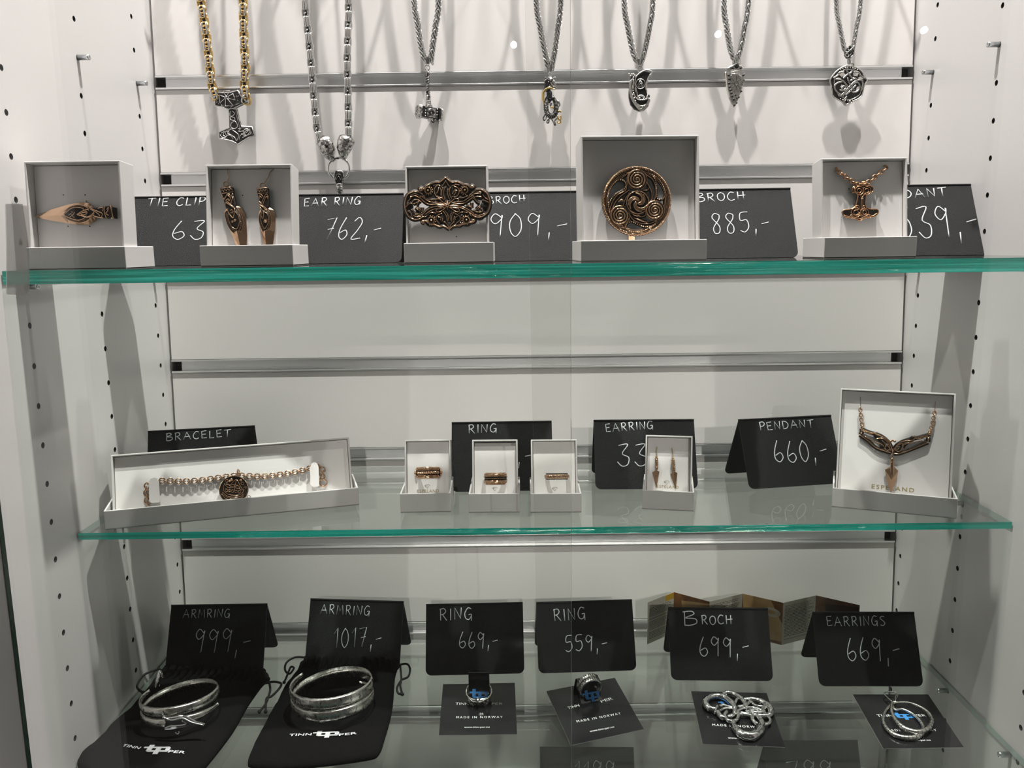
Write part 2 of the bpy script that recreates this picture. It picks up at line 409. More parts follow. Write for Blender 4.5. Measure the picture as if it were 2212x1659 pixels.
# ------------------------------------------------------------------ handwriting for the chalk-pen signs
GL = {
 'A': (.75, [[(0, 0), (.36, 1), (.75, 0)], [(.1, .38), (.68, .4)]]), 'B': (.62, [[(.05, 0), (.08, 1)], [(.0, .97), (.4, 1), (.5, .78), (.1, .54), (.55, .45), (.6, .15), (.3, 0), (.04, .03)]]),
 'C': (.6, [[(.6, .9), (.3, 1), (.03, .6), (.06, .2), (.3, 0), (.6, .12)]]), 'D': (.62, [[(.05, 0), (.05, 1)], [(0, .98), (.42, .9), (.62, .5), (.42, .1), (.03, .02)]]),
 'E': (.55, [[(.52, 1), (.03, .95), (.05, .02), (.55, .04)], [(.04, .5), (.45, .54)]]), 'G': (.65, [[(.6, .9), (.3, 1), (.02, .55), (.1, .1), (.4, .02), (.6, .42), (.35, .42)], [(.6, .45), (.58, -.12)]]),
 'H': (.62, [[(.05, 0), (.07, 1)], [(.52, 0), (.55, 1)], [(.05, .5), (.72, .55)]]), 'I': (.14, [[(.07, 0), (.09, 1)]]), 'L': (.5, [[(.06, 1), (.04, .03), (.5, .05)]]),
 'M': (.8, [[(.02, 0), (.12, 1), (.4, .35), (.66, 1), (.78, 0)]]), 'N': (.64, [[(.03, 0), (.06, 1), (.55, .05), (.62, 1)]]), 'O': (.62, [[(.35, 1), (.05, .75), (.05, .25), (.32, 0), (.6, .3), (.58, .78), (.3, 1)]]),
 'P': (.56, [[(.08, 0), (.08, 1)], [(0, .95), (.4, 1), (.56, .75), (.4, .5), (.08, .45)]]), 'R': (.62, [[(.08, 0), (.08, 1)], [(0, .95), (.38, 1), (.52, .76), (.36, .54), (.08, .48)], [(.24, .5), (.62, -.04)]]),
 'S': (.5, [[(.5, .92), (.25, 1), (.04, .78), (.28, .55), (.5, .28), (.3, 0), (0, .08)]]), 'T': (.7, [[(.3, 0), (.36, 1)], [(0, .93), (.72, 1)]]), ' ': (.25, []),
 '0': (.5, [[(.28, 1), (.04, .65), (.05, .22), (.25, 0), (.48, .3), (.46, .75), (.24, 1)]]), '1': (.28, [[(0, .72), (.26, 1), (.2, 0)]]),
 '2': (.55, [[(.04, .82), (.3, 1), (.5, .78), (.3, .4), (.02, .02), (.55, .05)]]), '3': (.5, [[(.06, .95), (.48, 1), (.22, .58), (.5, .4), (.45, .08), (.2, 0), (0, .2)]]),
 '4': (.5, [[(.2, 1), (.02, .4), (.5, .42)], [(.38, .8), (.34, 0)]]), '5': (.5, [[(.5, 1), (.1, .95), (.06, .58), (.4, .6), (.48, .25), (.25, 0), (0, .08)]]),
 '6': (.5, [[(.3, 1), (.06, .5), (.05, .15), (.28, 0), (.5, .2), (.38, .42), (.08, .3)]]), '7': (.52, [[(0, .92), (.52, 1), (.2, 0)], [(.12, .46), (.46, .52)]]),
 '8': (.5, [[(.45, .92), (.2, 1), (.05, .78), (.4, .36), (.36, .04), (.12, .02), (.08, .3), (.4, .7), (.45, .92)]]), '9': (.5, [[(.46, .82), (.2, 1), (.02, .76), (.2, .56), (.46, .78), (.47, .9), (.38, 0)]]),
 ',': (.16, [[(.1, .14), (.05, -.22)]]), '-': (.42, [[(.02, .42), (.42, .5)]])}
def write(mb, M, text, a, b, cap, r=.5, slant=0.0):
    """pen strokes on a sign face: baseline from pixel a to pixel b, letters cap pixels high"""
    P, Q = loc2(M, *a), loc2(M, *b); ax = (Q - P); W = ax.length; ax.normalize(); up = Vector((-ax[1], ax[0], 0))
    H = (loc2(M, a[0], a[1] - cap) - P).length; ws = [GL[c][0] for c in text]; gap = .26; tot = sum(ws) + gap * (len(text) - 1)
    k = W / tot; x = 0.0; rnd = random.Random(text + str(a))
    for c, w in zip(text, ws):
        dy = rnd.uniform(-.04, .04)
        for st in GL[c][1]:
            pts = [P + ax * (k * (x + gx) + slant * gy * H) + up * ((gy + dy) * H) + Vector((0, 0, .12)) for gx, gy in st]
            pts = cr(pts, 5) if len(pts) > 3 and c not in 'AMNEL' else pts
            mb.tube(pts, r, 6, False, 0, None, (0, 0, 1), .3)
        x += w + gap

# ------------------------------------------------------------------ folded tent signs
def sign(label, Mr, h, hd, texts, w=98.0, z0=0):
    """Mr: frame on the shelf below the middle of the fold, x along the fold, y to the back"""
    root = thing('price_sign', label, 'price sign', Mr, 'black folded price signs with chalk lettering')
    L = math.hypot(h - 1.2, hd); out = []
    for s in (-1, 1):
        mb = MB(); rc = 6.0; pts = [(-w / 2, L), (w / 2, L)]
        for cx, a0 in ((w / 2 - rc, 0), (-w / 2 + rc, -90)):
            for k in range(6):
                a = math.radians(a0 - 90 * k / 5); pts.append((cx + rc * math.cos(a), rc + rc * math.sin(a)))
        pts = [(x, max(0, y)) for x, y in pts]
        F = face_frame((0, s * hd, .3), (-s, 0, 0), (0, -s * hd, h - 1.2))
        mb.prism(pts, -1.3, 0, 0, F, .15)
        if s < 0:
            mb.tube([(-w / 2, .1, h - 1.75), (w / 2, .1, h - 1.75)], 1.0, 8)
            FW = Mr @ F
        out.append(mb.build('front_panel' if s < 0 else 'back_panel', SLATE, root))
    if texts:
        mb = MB()
        for t in texts: write(mb, FW, *t)
        mb.build('chalk_lettering', CHALK, out[0], F_INV(FW, Mr))
    return root
def F_INV(FW, Mr): return Mr.inverted() @ FW
def sign_at(label, L, R, sh, texts, h=65.0, hd=30.0, w=101.0):
    zf = sh + h; A, B = on_z(*L, zf), on_z(*R, zf); c = (A + B) / 2; a = math.atan2(B[1] - A[1], B[0] - A[0])
    return sign(label, Matrix.Translation((c[0], c[1], sh)) @ Matrix.Rotation(a, 4, 'Z'), h, hd, texts, w)
def sign_top(label, u, v, side, y, texts, h=64.5, hd=31.0, yaw=0.0, w=100.0):
    p = on_y(u, v, y); c = p + Matrix.Rotation(math.radians(yaw), 3, 'Z') @ Vector((side * w / 2, 0, 0))
    return sign(label, Matrix.Translation((c[0], c[1], SH[1])) @ Rm(yaw, 'Z'), h, hd, texts, w)

sign_top('speckled black sign chalked TIE CLIP beside the leftmost white box on the top shelf', 280, 421, 1, -125,
         [('TIE CLIP', (317, 446.5), (441, 442.5), 17, .5, .1), ('633', (370, 516), (476, 520), 40, .5)])
sign_top('speckled black sign chalked EAR RING 762 on the top shelf under the wolf-headed chain', 872, 421, -1, -125,
         [('EAR RING', (656, 446.5), (778, 442), 17, .5, .1), ('762,-', (699, 520), (819, 516), 47, .5, .15)])
sign_top('speckled black sign chalked BROCH 909 right of the pierced oval brooch', 1265, 417, -1, -125,
         [('BROCH', (1054, 442), (1134, 437), 16, .45), ('909,-', (1060, 512), (1226, 508), 50, .5)])
sign_top('speckled black sign chalked BROCH 885 right of the large round brooch box', 1707, 406, -1, -125,
         [('BROCH', (1507, 437), (1609, 432), 18, .5), ('885,-', (1540, 504), (1663, 500), 43, .5)])
sign_top('black sign chalked 539 at the right end of the top shelf, word half hidden', 2122, 396, -1, -122,
         [('PENDANT', (1886, 433), (2047, 423), 18, .6), ('539,-', (1946, 514), (2116, 507), 66, .6)], 66, 32)
sign_at('black sign chalked BRACELET standing behind the long tilted bracelet box', (321, 929), (549, 917), SH[2],
        [('BRACELET', (359, 953), (499, 943), 16, .45)])
sign_at('black sign chalked RING behind the white ring boxes on the middle shelf', (980.6, 910), (1186.7, 907), SH[2],
        [('RING', (1012, 936), (1073, 934), 18, .5), ('445,-', (1034, 1003), (1149, 1002), 37, .5)])
sign_at('black sign chalked EARRING 33 standing behind the box of two arrow earrings', (1286, 905), (1495, 903.5), SH[2],
        [('EARRING', (1309, 933), (1411, 927), 17, .5), ('33', (1334, 1006), (1396, 1006), 47, .55)])
sign_at('black sign chalked PENDANT 660 turned slightly beside the arrow necklace box', (1597, 904), (1793, 894), SH[2],
        [('PENDANT', (1642, 929.5), (1759, 923), 17, .5), ('660,-', (1675, 1000), (1789, 993), 46, .55)])
sign_at('black sign chalked ARMRING 999 behind the left velvet pouch', (369, 1305), (578, 1302), SH[3],
        [('ARMRING', (395, 1335), (496, 1334), 18, .4), ('999,-', (419, 1409), (539, 1410), 50, .45)])
sign_at('black sign chalked ARMRING 1017 behind the right velvet pouch', (670, 1291), (872.5, 1297), SH[3],
        [('ARMRING', (692, 1326), (798, 1330), 20, .4), ('1017,-', (721, 1400), (823.6, 1398), 42, .45)])
sign_at('black sign chalked RING 669 behind the leftmost black jewellery card', (921, 1303.5), (1128.5, 1299), SH[3],
        [('RING', (950, 1340), (1020, 1337), 25, .5), ('669,-', (992, 1401), (1075, 1399), 35, .45)])
sign_at('black sign chalked RING 559 behind the turned black card with a rune ring', (1159, 1299), (1364, 1293), SH[3],
        [('RING', (1197, 1342), (1265, 1336), 25, .5), ('559,-', (1222, 1407), (1312, 1405), 35, .45)])
sign_at('black sign chalked BROCH 699 in front of the zigzag leaflet', (1443, 1310), (1659, 1311.5), SH[3],
        [('B', (1477, 1350), (1506, 1349), 30, .55), ('ROCH', (1516, 1349), (1581, 1348), 19, .5), ('699,-', (1512, 1419), (1619, 1418), 42, .5)])
sign_at('black sign chalked EARRINGS 669 at the right end of the lowest shelf', (1754, 1320), (1976, 1320), SH[3],
        [('EARRINGS', (1787, 1352), (1912, 1351), 20, .45), ('669,-', (1832, 1428), (1946, 1426), 49, .5)])
sign_at('dark sign seen through the lowest glass shelf, below the turned rune ring card', (1168, 1612), (1367, 1613), ZBOT,
        [('1199,-', (1243, 1690), (1368, 1690), 46, .5)])
sign_at('dark sign seen through the lowest glass shelf, chalked price starting with a seven', (1649, 1598.5), (1855, 1597), ZBOT,
        [('799,-', (1702, 1690), (1850, 1690), 47, .5)])

# ------------------------------------------------------------------ gift boxes: shell leaning in its upturned lid
def gift_box(label, M, tray, shell, lean, yb, recess=3.0, group='white jewellery boxes standing in their lids', wall=1.5, pad_top=0.0, dx=0.0):
    root = thing('gift_box', label, 'gift box', M, group)
    w, d, h = tray; mb = MB()
    mb.box((-w / 2, 0, 0), (w / 2, d, wall)); mb.box((-w / 2, 0, 0), (w / 2, wall, h)); mb.box((-w / 2, d - wall, 0), (w / 2, d, h))
    mb.box((-w / 2, wall * .5, 0), (-w / 2 + wall, d - wall * .5, h - .01)); mb.box((w / 2 - wall, wall * .5, 0), (w / 2, d - wall * .5, h - .01))
    mb.build('lid', PAPER, root, bevel=.45)
    sw, s_h, st = shell; a = math.radians(lean)
    Ms = T(dx, yb, wall + .2 + st * math.sin(a)) @ Rm(-lean, 'X'); mb = MB()
    mb.box((-sw / 2, 0, 0), (sw / 2, st, wall)); mb.box((-sw / 2, 0, s_h - wall), (sw / 2, st, s_h)); mb.box((-sw / 2, st - wall, wall * .5), (sw / 2, st, s_h - wall * .5))
    mb.box((-sw / 2, .01, wall * .5), (-sw / 2 + wall, st - wall * .5, s_h - wall * .5)); mb.box((sw / 2 - wall, .01, wall * .5), (sw / 2, st - wall * .5, s_h - wall * .5))
    mb.build('shell', PAPER, root, Ms, bevel=.4)
    Mi = Ms @ T(0, recess, 0) @ Rm(90, 'X'); g = wall + .35; mb = MB()
    mb.box((-sw / 2 + g, g, -2.2), (sw / 2 - g, s_h - g - pad_top, 0))
    pad = mb.build('insert', PAD, root, Mi, bevel=.5)
    return root, pad, M @ Mi
def on_tray(L, R, sh, w):       # frame from the two front bottom corners of the lid
    A, B = on_z(*L, sh), on_z(*R, sh); c = (A + B) / 2
    return Matrix.Translation((c[0], c[1], sh)) @ Matrix.Rotation(math.atan2(B[1] - A[1], B[0] - A[0]), 4, 'Z')
def top_tray(uL, uR, y, yaw=0.0):
    c = on_y((uL + uR) / 2, 550, y); return Matrix.Translation((c[0], y, SH[1])) @ Rm(yaw, 'Z')
BX = {}
BX['tie'] = gift_box('white open box holding the tie clip, leftmost box on the top shelf', top_tray(57, 270, -278), (75, 50, 17), (71.8, 77.5, 22), 4, 1.9, 9)
BX['knife'] = gift_box('white open box with two dagger-blade earrings, second on the top shelf', top_tray(433, 632, -235), (75, 50, 17), (70.5, 78, 21), 9, 8, 8)
BX['oval'] = gift_box('white open box with the pierced oval brooch over its front', top_tray(874, 1065, -209), (75, 50, 17), (69.5, 77, 22), 8, 5, 5, dx=-1.5)
BX['round'] = gift_box('large white open box with the round spiral brooch', top_tray(1254, 1528, -222, 2.5), (104, 62, 17), (98, 96.5, 36), 7, 6, 8, dx=-1)
BX['copper'] = gift_box('white open box with the copper hammer pendant, rightmost on the top shelf', top_tray(1781, 1978, -228), (75, 50, 17), (71, 77.5, 21), 8, 11, 5)
BX['bracelet'] = gift_box('long white box lying tilted with a charm bracelet on the middle shelf', on_tray((228, 1145), (775, 1091), SH[2], 218), (218, 50, 17), (211, 53, 20), 17, 19, 5)
BX['ring1'] = gift_box('small white box with a bright wide ring, left of the three ring boxes', on_tray((866, 1108), (973, 1106), SH[2], 46), (46, 55, 18), (43.5, 53, 21), 15, 27, 4)
BX['ring2'] = gift_box('small white box with a thick foam insert, middle of the three ring boxes', on_tray((1013, 1108), (1123, 1107), SH[2], 46), (46.5, 55, 18), (43, 53, 21), 15, 27, 3.0, pad_top=4)
BX['ring3'] = gift_box('small white box with a thin twisted ring, right of the three ring boxes', on_tray((1146, 1108), (1256, 1107), SH[2], 46), (46.2, 55, 18), (43.5, 53, 21), 15, 27, 4)
BX['arrows'] = gift_box('small white box with two arrow earrings in front of the EARRING sign', on_tray((1388, 1100), (1498, 1105), SH[2], 46), (46.2, 55, 18), (43.5, 55, 21), 16, 25, 6)
BX['neck'] = gift_box('large white box with an arrow necklace turned at the right end of the middle shelf', on_tray((1797, 1095), (2066, 1121), SH[2], 101), (101, 62, 18), (96, 98, 26), 13, 20, 5)

# ------------------------------------------------------------------ chains and relief helpers
def resample(pts, step):
    P = [Vector(p) for p in pts]; L = [0.0]
    for a, b in zip(P, P[1:]): L.append(L[-1] + (b - a).length)
    n = max(1, int(L[-1] / step)); out = []; j = 0
    for i in range(n + 1):
        s = min(i * L[-1] / n, L[-1] - 1e-6)
        while j < len(L) - 2 and L[j + 1] < s: j += 1
        f = (s - L[j]) / max(1e-9, L[j + 1] - L[j]); out.append((P[j].lerp(P[j + 1], f), (P[j + 1] - P[j]).normalized()))
    return out
def loop_link(mb, c, ax, sd, L, W, r, m=0, n=12, k=6, sq=.75):
    pts = []
    for i in range(n):
        w = 2 * math.pi * (i + .5) / n; ca, sa = math.cos(w), math.sin(w)
        pts.append(c + ax * (L / 2 * math.copysign(abs(ca) ** sq, ca)) + sd * (W / 2 * math.copysign(abs(sa) ** sq, sa)))
    mb.tube(pts, r, k, True, m, None, ax.cross(sd))
ZN = Vector((0, 0, 1))
def byzantine(mb, path, per, W, r, m_a=0, m_b=1, nrm=ZN):
    for i, (p, t) in enumerate(resample(path, per)):
        n = (nrm - t * nrm.dot(t)).normalized(); s = t.cross(n)
        for q in (-1, 1):
            loop_link(mb, p + s * (q * W * .15) + n * (W * .14), t, (n + s * q * .5).normalized(), per * .74, W * .72, r, m_a)
            loop_link(mb, p + t * (per * .5) + n * (q * W * .16), t, s, per * .60, W * 1.0, r * .9, m_b)
            loop_link(mb, p + t * (per * q * .27) + n * (W * .2), (t - n * q * .6).normalized(), s, W * .85, W * .95, r * .9, m_b)
            loop_link(mb, p + t * (per * q * .20) + n * (W * .1), (t + n * q * .5).normalized(), s, W * .8, W * .98, r * .9, m_b)
    mb.tube(path, W * .22, 6, False, 2)  # added black core, stands in for the shade between the links
def barbed(mb, path, per, W, r, m=0, nrm=ZN):
    for i, (p, t) in enumerate(resample(path, per)):
        n = (nrm - t * nrm.dot(t)).normalized(); s = t.cross(n)
        for q in (-1, 1):
            loop_link(mb, p + s * (q * W * .15), t, n, per * .66, W * .8, r, m, sq=.5)
            loop_link(mb, p + s * (q * W * .36), t, n, per * .60, W * .7, r * .9, m, sq=.5)
            loop_link(mb, p + t * (per * .5) + n * (q * W * .18), t, s, per * .52, W, r, m, sq=.5)
            loop_link(mb, p + t * (q * per * .30) + n * (W * .18), (t - n * q * .5).normalized(), s, W * .6, W * .95, r * .9, m, sq=.6)
        mb.ball(tuple(p + t * (per * .5) + n * (W * .3)), W * .17, m, None, 8, 5)
    mb.tube(path, W * .25, 6, False, 2)  # black core tube added to darken the gaps like shade
def wheat(mb, path, step, W, r, m=0, nrm=ZN):
    for i, (p, t) in enumerate(resample(path, step)):
        n = (nrm - t * nrm.dot(t)).normalized(); s = t.cross(n)
        for q in (-1, 1):
            a = (t + s * (.42 * q)).normalized(); b = (s - t * (.42 * q)).normalized()
            loop_link(mb, p + s * (q * W * .24) + n * (W * .14 * (1 if i % 2 else .4)), a, (b + n * .75).normalized(), step * 1.75, W * .52, r, m, 10, 5)
            loop_link(mb, p + s * (q * W * .2) + t * (step * .5) - n * (W * .2), a, (b - n * .7).normalized(), step * 1.7, W * .5, r, m, 8, 4)
    mb.tube(path, W * .27, 6, False, 2)  # added dark core: shade in the gaps of the braid, put in as colour
def rolo(mb, path, step, W, r, m=0, nrm=ZN):
    for i, (p, t) in enumerate(resample(path, step)):
        n = (nrm - t * nrm.dot(t)).normalized(); s = t.cross(n)
        loop_link(mb, p + n * (W * .35), t, s if i % 2 else n, step * 1.5, W * (1 if i % 2 else .7), r, m, 10, 6, .85)

def strokes(mb, L, r, m=0, flat=.6, n=6, sm=5, closed=False, M=None):
    for s in L:
        p = cr(s, sm, closed) if len(s) > 2 else [Vector(q) for q in s]
        mb.tube(p, r, n, closed, m, M, (0, 0, 1), flat)
def lift(pts, h): return [Vector((p[0], p[1], p[2] + h)) for p in pts]
def arc(cx, cy, r, a0, a1, n=14, ry=None): return [(cx + r * math.cos(math.radians(a0 + (a1 - a0) * i / n)), cy + (ry or r) * math.sin(math.radians(a0 + (a1 - a0) * i / n))) for i in range(n + 1)]
def spiral(cx, cy, r0, r1, turns, ph=0, n=44): return [(cx + (r0 + (r1 - r0) * i / n) * math.cos(ph + turns * 2 * math.pi * i / n), cy + (r0 + (r1 - r0) * i / n) * math.sin(ph + turns * 2 * math.pi * i / n)) for i in range(n + 1)]
def beads(mb, path, step, r, m=0):
    for p, t in resample(path, step): mb.ball(tuple(p), r, m, None, 8, 5)
def helix_tube(mb, path, R, r, pitch, strands=2, m=0, closed=False, n=6):
    P = [Vector(p) for p in path]; L = resample(P, pitch / 7.0)
    for k in range(strands):
        pts = []
        for i, (p, t) in enumerate(L):
            b = (ZN - t * ZN.dot(t)).normalized() if abs(t[2]) < .95 else Vector((1, 0, 0)); a = b.cross(t); w = 2 * math.pi * (i / 7.0 + k / strands)
            pts.append(p + a * (R * math.cos(w)) + b * (R * math.sin(w)))
        mb.tube(pts, r, n, False, m)
def local_tracer(Mroot, Mplane, ox, oy, s, h=0.0):
    """zoomed photo points -> coordinates of a thing whose root frame is Mroot, lying h above plane Mplane"""
    A = Mroot.inverted()
    return lambda pts: [A @ on_frame(Mplane, ox + a / s, oy + b / s, h) for a, b in pts]

def cr_px(pts, n=3): return [(p[0], p[1]) for p in cr([(a, b, 0) for a, b in pts], n, True)]
# ------------------------------------------------------------------ seven necklaces hanging in front of the slatted back
YN = -9.5
HOOKS = 'rods on the slatted back carrying the necklaces'
NECK = 'pendant necklaces hanging on the slatted back'
def necklace(label, left, right, style, apex=165, nl=NECK, yn=YN):
    """left/right: pixels of the two strands, from the pendant upwards"""
    Lp, Rp = [on_y(u, v, yn) for u, v in left], [on_y(u, v, yn) for u, v in right]
    c = (Lp[0] + Rp[0]) / 2; M = wall_frame(c); A = M.inverted()
    Lp, Rp = [A @ p for p in Lp], [A @ p for p in Rp]
    xm = (Lp[-1][0] + Rp[-1][0]) / 2; top = apex - c[2]; hw = (Rp[-1][0] - Lp[-1][0]) / 2; out = []
    a, b = Lp[-1], Rp[-1]
    arcp = [Vector((xm - hw * math.cos(w) * (1.0 if True else 1), 0, 0)) for w in ()]
    up = [Vector((xm - hw * 1.02, top - 60, 0)), Vector((xm - hw * .8, top - 22, -1)), Vector((xm, top, -2)), Vector((xm + hw * .8, top - 22, -1)), Vector((xm + hw * 1.02, top - 60, 0))]
    path = cr(Lp + up + list(reversed(Rp)), 8)
    root = thing('necklace', label, 'necklace', M, nl)
    mb = MB(); style(mb, path); ch = mb.build('chain', [SILVER, GOLD, OXID], root)
    hp = M @ Vector((xm, top, 0)); mb = MB()
    mb.tube([(hp[0], 22, hp[2] - 4.4), (hp[0], -30, hp[2] - 4.4), (hp[0], -33, hp[2] - 2.5), (hp[0], -34, hp[2] + 3)], 2.2, 10)
    hooks.append((mb.build('display_hook', STEEL), label))
    return root, M
hooks = []
def sub(root, name, mb, mats, label=None): return mb.build(name, mats, root, label=label)
def LT(M, ox, oy, s, h=0.0): return local_tracer(M, M, ox, oy, s, h)

# --- gold and silver chain with a flat Norse hammer
root, M = necklace('thick gold and silver byzantine chain with a flat knotwork hammer pendant',
    [(464, 203), (457.7, 181), (452.5, 136.7), (445.7, 76), (438, 25), (433.9, -2)], [(530.5, 199), (528, 179), (529.7, 135), (527.5, 90), (526, 34), (525, -2)],
    lambda mb, p: byzantine(mb, p, 16.0, 7.6, .95), yn=-11.0)
t = LT(M, 440, 180, 11.85); mb = MB()
body = t([(640, 640), (655, 900), (665, 1140), (400, 1250), (405, 1410), (600, 1440), (760, 1490), (880, 1570), (1000, 1480), (1150, 1390), (1310, 1340), (1240, 1115), (975, 1108), (905, 900), (855, 660)])
mb.prism(body, -2.6, .4, 1, None, .3)
mb.tube(lift(body, .5), .62, 6, True, 0, None, (0, 0, 1), .8)
mb.tube(lift(t([(690, 690), (700, 900), (715, 1150), (450, 1275), (450, 1370)]), .5), .3, 6, False, 0)
mb.tube(lift(t([(820, 690), (865, 900), (930, 1140), (1190, 1150), (1250, 1320)]), .5), .3, 6, False, 0)
K = [[(700, 700), (670, 790), (700, 850), (790, 880), (800, 950), (740, 1000), (690, 1060), (720, 1140), (800, 1160), (870, 1110), (850, 1020), (790, 960), (700, 930), (690, 870), (770, 820), (790, 760), (740, 710)],
     [(720, 1180), (660, 1200), (620, 1280), (700, 1320), (800, 1390), (850, 1470), (900, 1330), (820, 1250), (740, 1190)], [(450, 1270), (540, 1240), (500, 1320), (600, 1370), (560, 1260), (640, 1230), (660, 1310)],
     [(430, 1320), (470, 1380), (560, 1390), (620, 1330), (700, 1340), (760, 1430)], [(880, 1170), (960, 1150), (900, 1230), (1010, 1220), (1080, 1160), (1150, 1190), (1100, 1260), (1010, 1290), (930, 1360), (920, 1440)],
     [(1040, 1180), (1180, 1220), (1210, 1290), (1100, 1330), (1050, 1250), (1180, 1180)], [(960, 1290), (1060, 1340), (1130, 1330), (990, 1390)], [(1200, 1240), (1080, 1350), (1010, 1210)]]
strokes(mb, [lift(t(k), .55) for k in K], .46, 0, .7)
sub(root, 'hammer_pendant', mb, [SILVER, OXID])
mb = MB(); hd = t([(310, 575), (295, 400), (330, 270), (430, 235), (540, 250), (700, 240), (890, 185), (960, 300), (1040, 400), (1110, 480), (900, 580), (790, 640), (640, 672), (470, 595)])
mb.prism(hd, -4.5, 2.2, 1, None, 1.0); mb.tube(lift(hd, 1.4), .5, 6, True, 0)
mb.tube(lift(t([(890, 190), (960, 310), (1040, 400), (1110, 490)]), 2.0), .8, 8, False, 0); mb.torus(4.3, .9, T(*t([(1045, 410)])[0]) @ Rm(75, 'Y') @ Rm(25, 'X'), 0)
for tri in ([(520, 210), (585, 330), (615, 330), (695, 195)], [(420, 310), (440, 510), (560, 405), (560, 360)], [(640, 350), (770, 275), (830, 440), (645, 390)], [(580, 400), (580, 590), (775, 580), (625, 400)]):
    mb.tube(lift(t(tri), 2.5), .48, 6, True, 0, None, (0, 0, 1), .8)
mb.ball(tuple(lift(t([(600, 360)]), 2.5)[0]), 1.1, 0)
rn = random.Random(3)
for i in range(34):      # rune band
    f = i / 33; q = t([(330 + 620 * f + rn.uniform(-12, 12), 470 + 150 * math.sin(f * 3.1) + rn.uniform(-26, 26))])[0]
    mb.tube([q + Vector((0, 0, 2.1)), q + Vector((rn.uniform(-1, 1), rn.uniform(-1.2, 1.2), 2.3))], .22, 4, False, 0)
for i in range(16):
    q = t([(860 + rn.uniform(-30, 90), 290 + rn.uniform(-40, 170))])[0] if i % 2 else t([(365 + rn.uniform(-25, 30), 300 + rn.uniform(0, 220))])[0]
    mb.tube([q + Vector((0, 0, 2.1)), q + Vector((rn.uniform(-1, 1), rn.uniform(-1.2, 1.2), 2.3))], .22, 4, False, 0)
sub(root, 'bail', mb, [SILVER, OXID])

# --- heavy silver chain with two wolf heads, ring and drop
root, M = necklace('heavy silver link chain joined by two wolf heads and a ring',
    [(690, 295), (684.5, 272), (678, 207), (672.8, 142.5), (665, 65), (658.6, -2)], [(753, 285), (752, 207), (750.5, 130), (751.9, 65), (753, -2)],
    lambda mb, p: barbed(mb, p, 16.2, 6.4, .95), 172, yn=-14.0)
t = LT(M, 670, 280, 11.06)
for k, (hp, nose, pts) in enumerate((((330, 160), (545, 700), [(215, 170), (330, 140), (470, 165), (530, 300), (590, 460), (560, 600), (610, 720), (520, 775), (380, 690), (280, 590), (150, 350)]),
                                     ((830, 100), (770, 660), [(700, 140), (830, 95), (970, 140), (1055, 290), (980, 470), (900, 600), (850, 690), (770, 720), (690, 610), (630, 430), (650, 250)]))):
    mb = MB(); P = t(pts); c = sum(P, Vector()) / len(P); vs = []; n = len(P)
    for q, h in ((1.0, -3.2), (1.0, 0.2), (.82, 3.2), (.5, 4.8), (.16, 5.4)): vs += [c + (p - c) * q + Vector((0, 0, h)) for p in P]
    fs = [tuple(reversed(range(n)))] + [(l * n + i, l * n + (i + 1) % n, (l + 1) * n + (i + 1) % n, (l + 1) * n + i) for l in range(4) for i in range(n)] + [tuple(4 * n + i for i in range(n))]
    if sum(P[i - 1][0] * P[i][1] - P[i][0] * P[i - 1][1] for i in range(n)) < 0: fs = [tuple(reversed(f)) for f in fs]
    mb.add(vs, fs, 0, True)
    up = (t([hp])[0] - t([nose])[0]).normalized(); sd = Vector((-up[1], up[0], 0))
    for q in (-1, 1):
        mb.tube(cr([c + up * 6.5 + sd * q * 3.5 + Vector((0, 0, 3.0)), c + up * 1 + sd * q * 4.6 + Vector((0, 0, 3.2)), c - up * 5 + sd * q * 2.4 + Vector((0, 0, 4.2)), c - up * 9 + sd * q * 1.0 + Vector((0, 0, 3.0))], 5), .6, 6, False, 0)
        mb.tube([c + up * 4 + sd * q * 5.2 + Vector((0, 0, 1)), c + up * 3 + sd * q * 6.6 + Vector((0, 0, .5)), c + up * 0 + sd * q * 5.4 + Vector((0, 0, 1))], [.8, 1.1, .4], 6, False, 1)
        mb.ball(tuple(c - up * 2.5 + sd * q * 1.6 + Vector((0, 0, 5.3))), .6, 1); mb.ball(tuple(c - up * 8.5 + sd * q * .9 + Vector((0, 0, 3.0))), .9, 0)
    for i in range(26): q = c + up * rn.uniform(-5, 7) + sd * rn.uniform(-3.4, 3.4) + Vector((0, 0, 4.6)); mb.tube(cr([q, q + up * rn.uniform(-1.6, 1.6) + sd * rn.uniform(-1.6, 1.6) + ZN * .25, q + up * rn.uniform(-2.2, 2.2) + sd * rn.uniform(-2.2, 2.2)], 4), .32, 5, False, i % 3 and 1)
    for i in range(16): mb.ball(tuple(c + up * (.5 + rn.uniform(-1, 5.5)) + sd * rn.uniform(-2.8, 2.8) + Vector((0, 0, 4.7))), rn.uniform(.35, .6), i % 2, None, 6, 4)
    mb.lathe([(3.4, 0), (3.6, 1), (3.0, 2.5)], 12, 1, T(*(c + up * 9)) @ Vector((0, 0, 1)).rotation_difference(up).to_matrix().to_4x4())
    sub(root, 'wolf_head', mb, [ANTIQ, OXID])
mb = MB(); cc = t([(685, 930)])[0]; mb.torus(11.2, 1.25, T(cc[0], cc[1], 0), 0, 40, 8, 1.0, 1.0)
mb.torus(1.9, .7, T(*(t([(640, 690)])[0])) @ Rm(90, 'X'), 1); sub(root, 'ring', mb, [SILVER, OXID])
mb = MB(); bl = t([(590, 1050), (620, 1000), (760, 995), (805, 1050), (810, 1150), (770, 1290), (640, 1290), (590, 1180)])
mb.prism(bl, -3.0, 2.8, 1, None, 1.2); mb.tube(lift(bl, 2.0), .7, 6, True, 0)
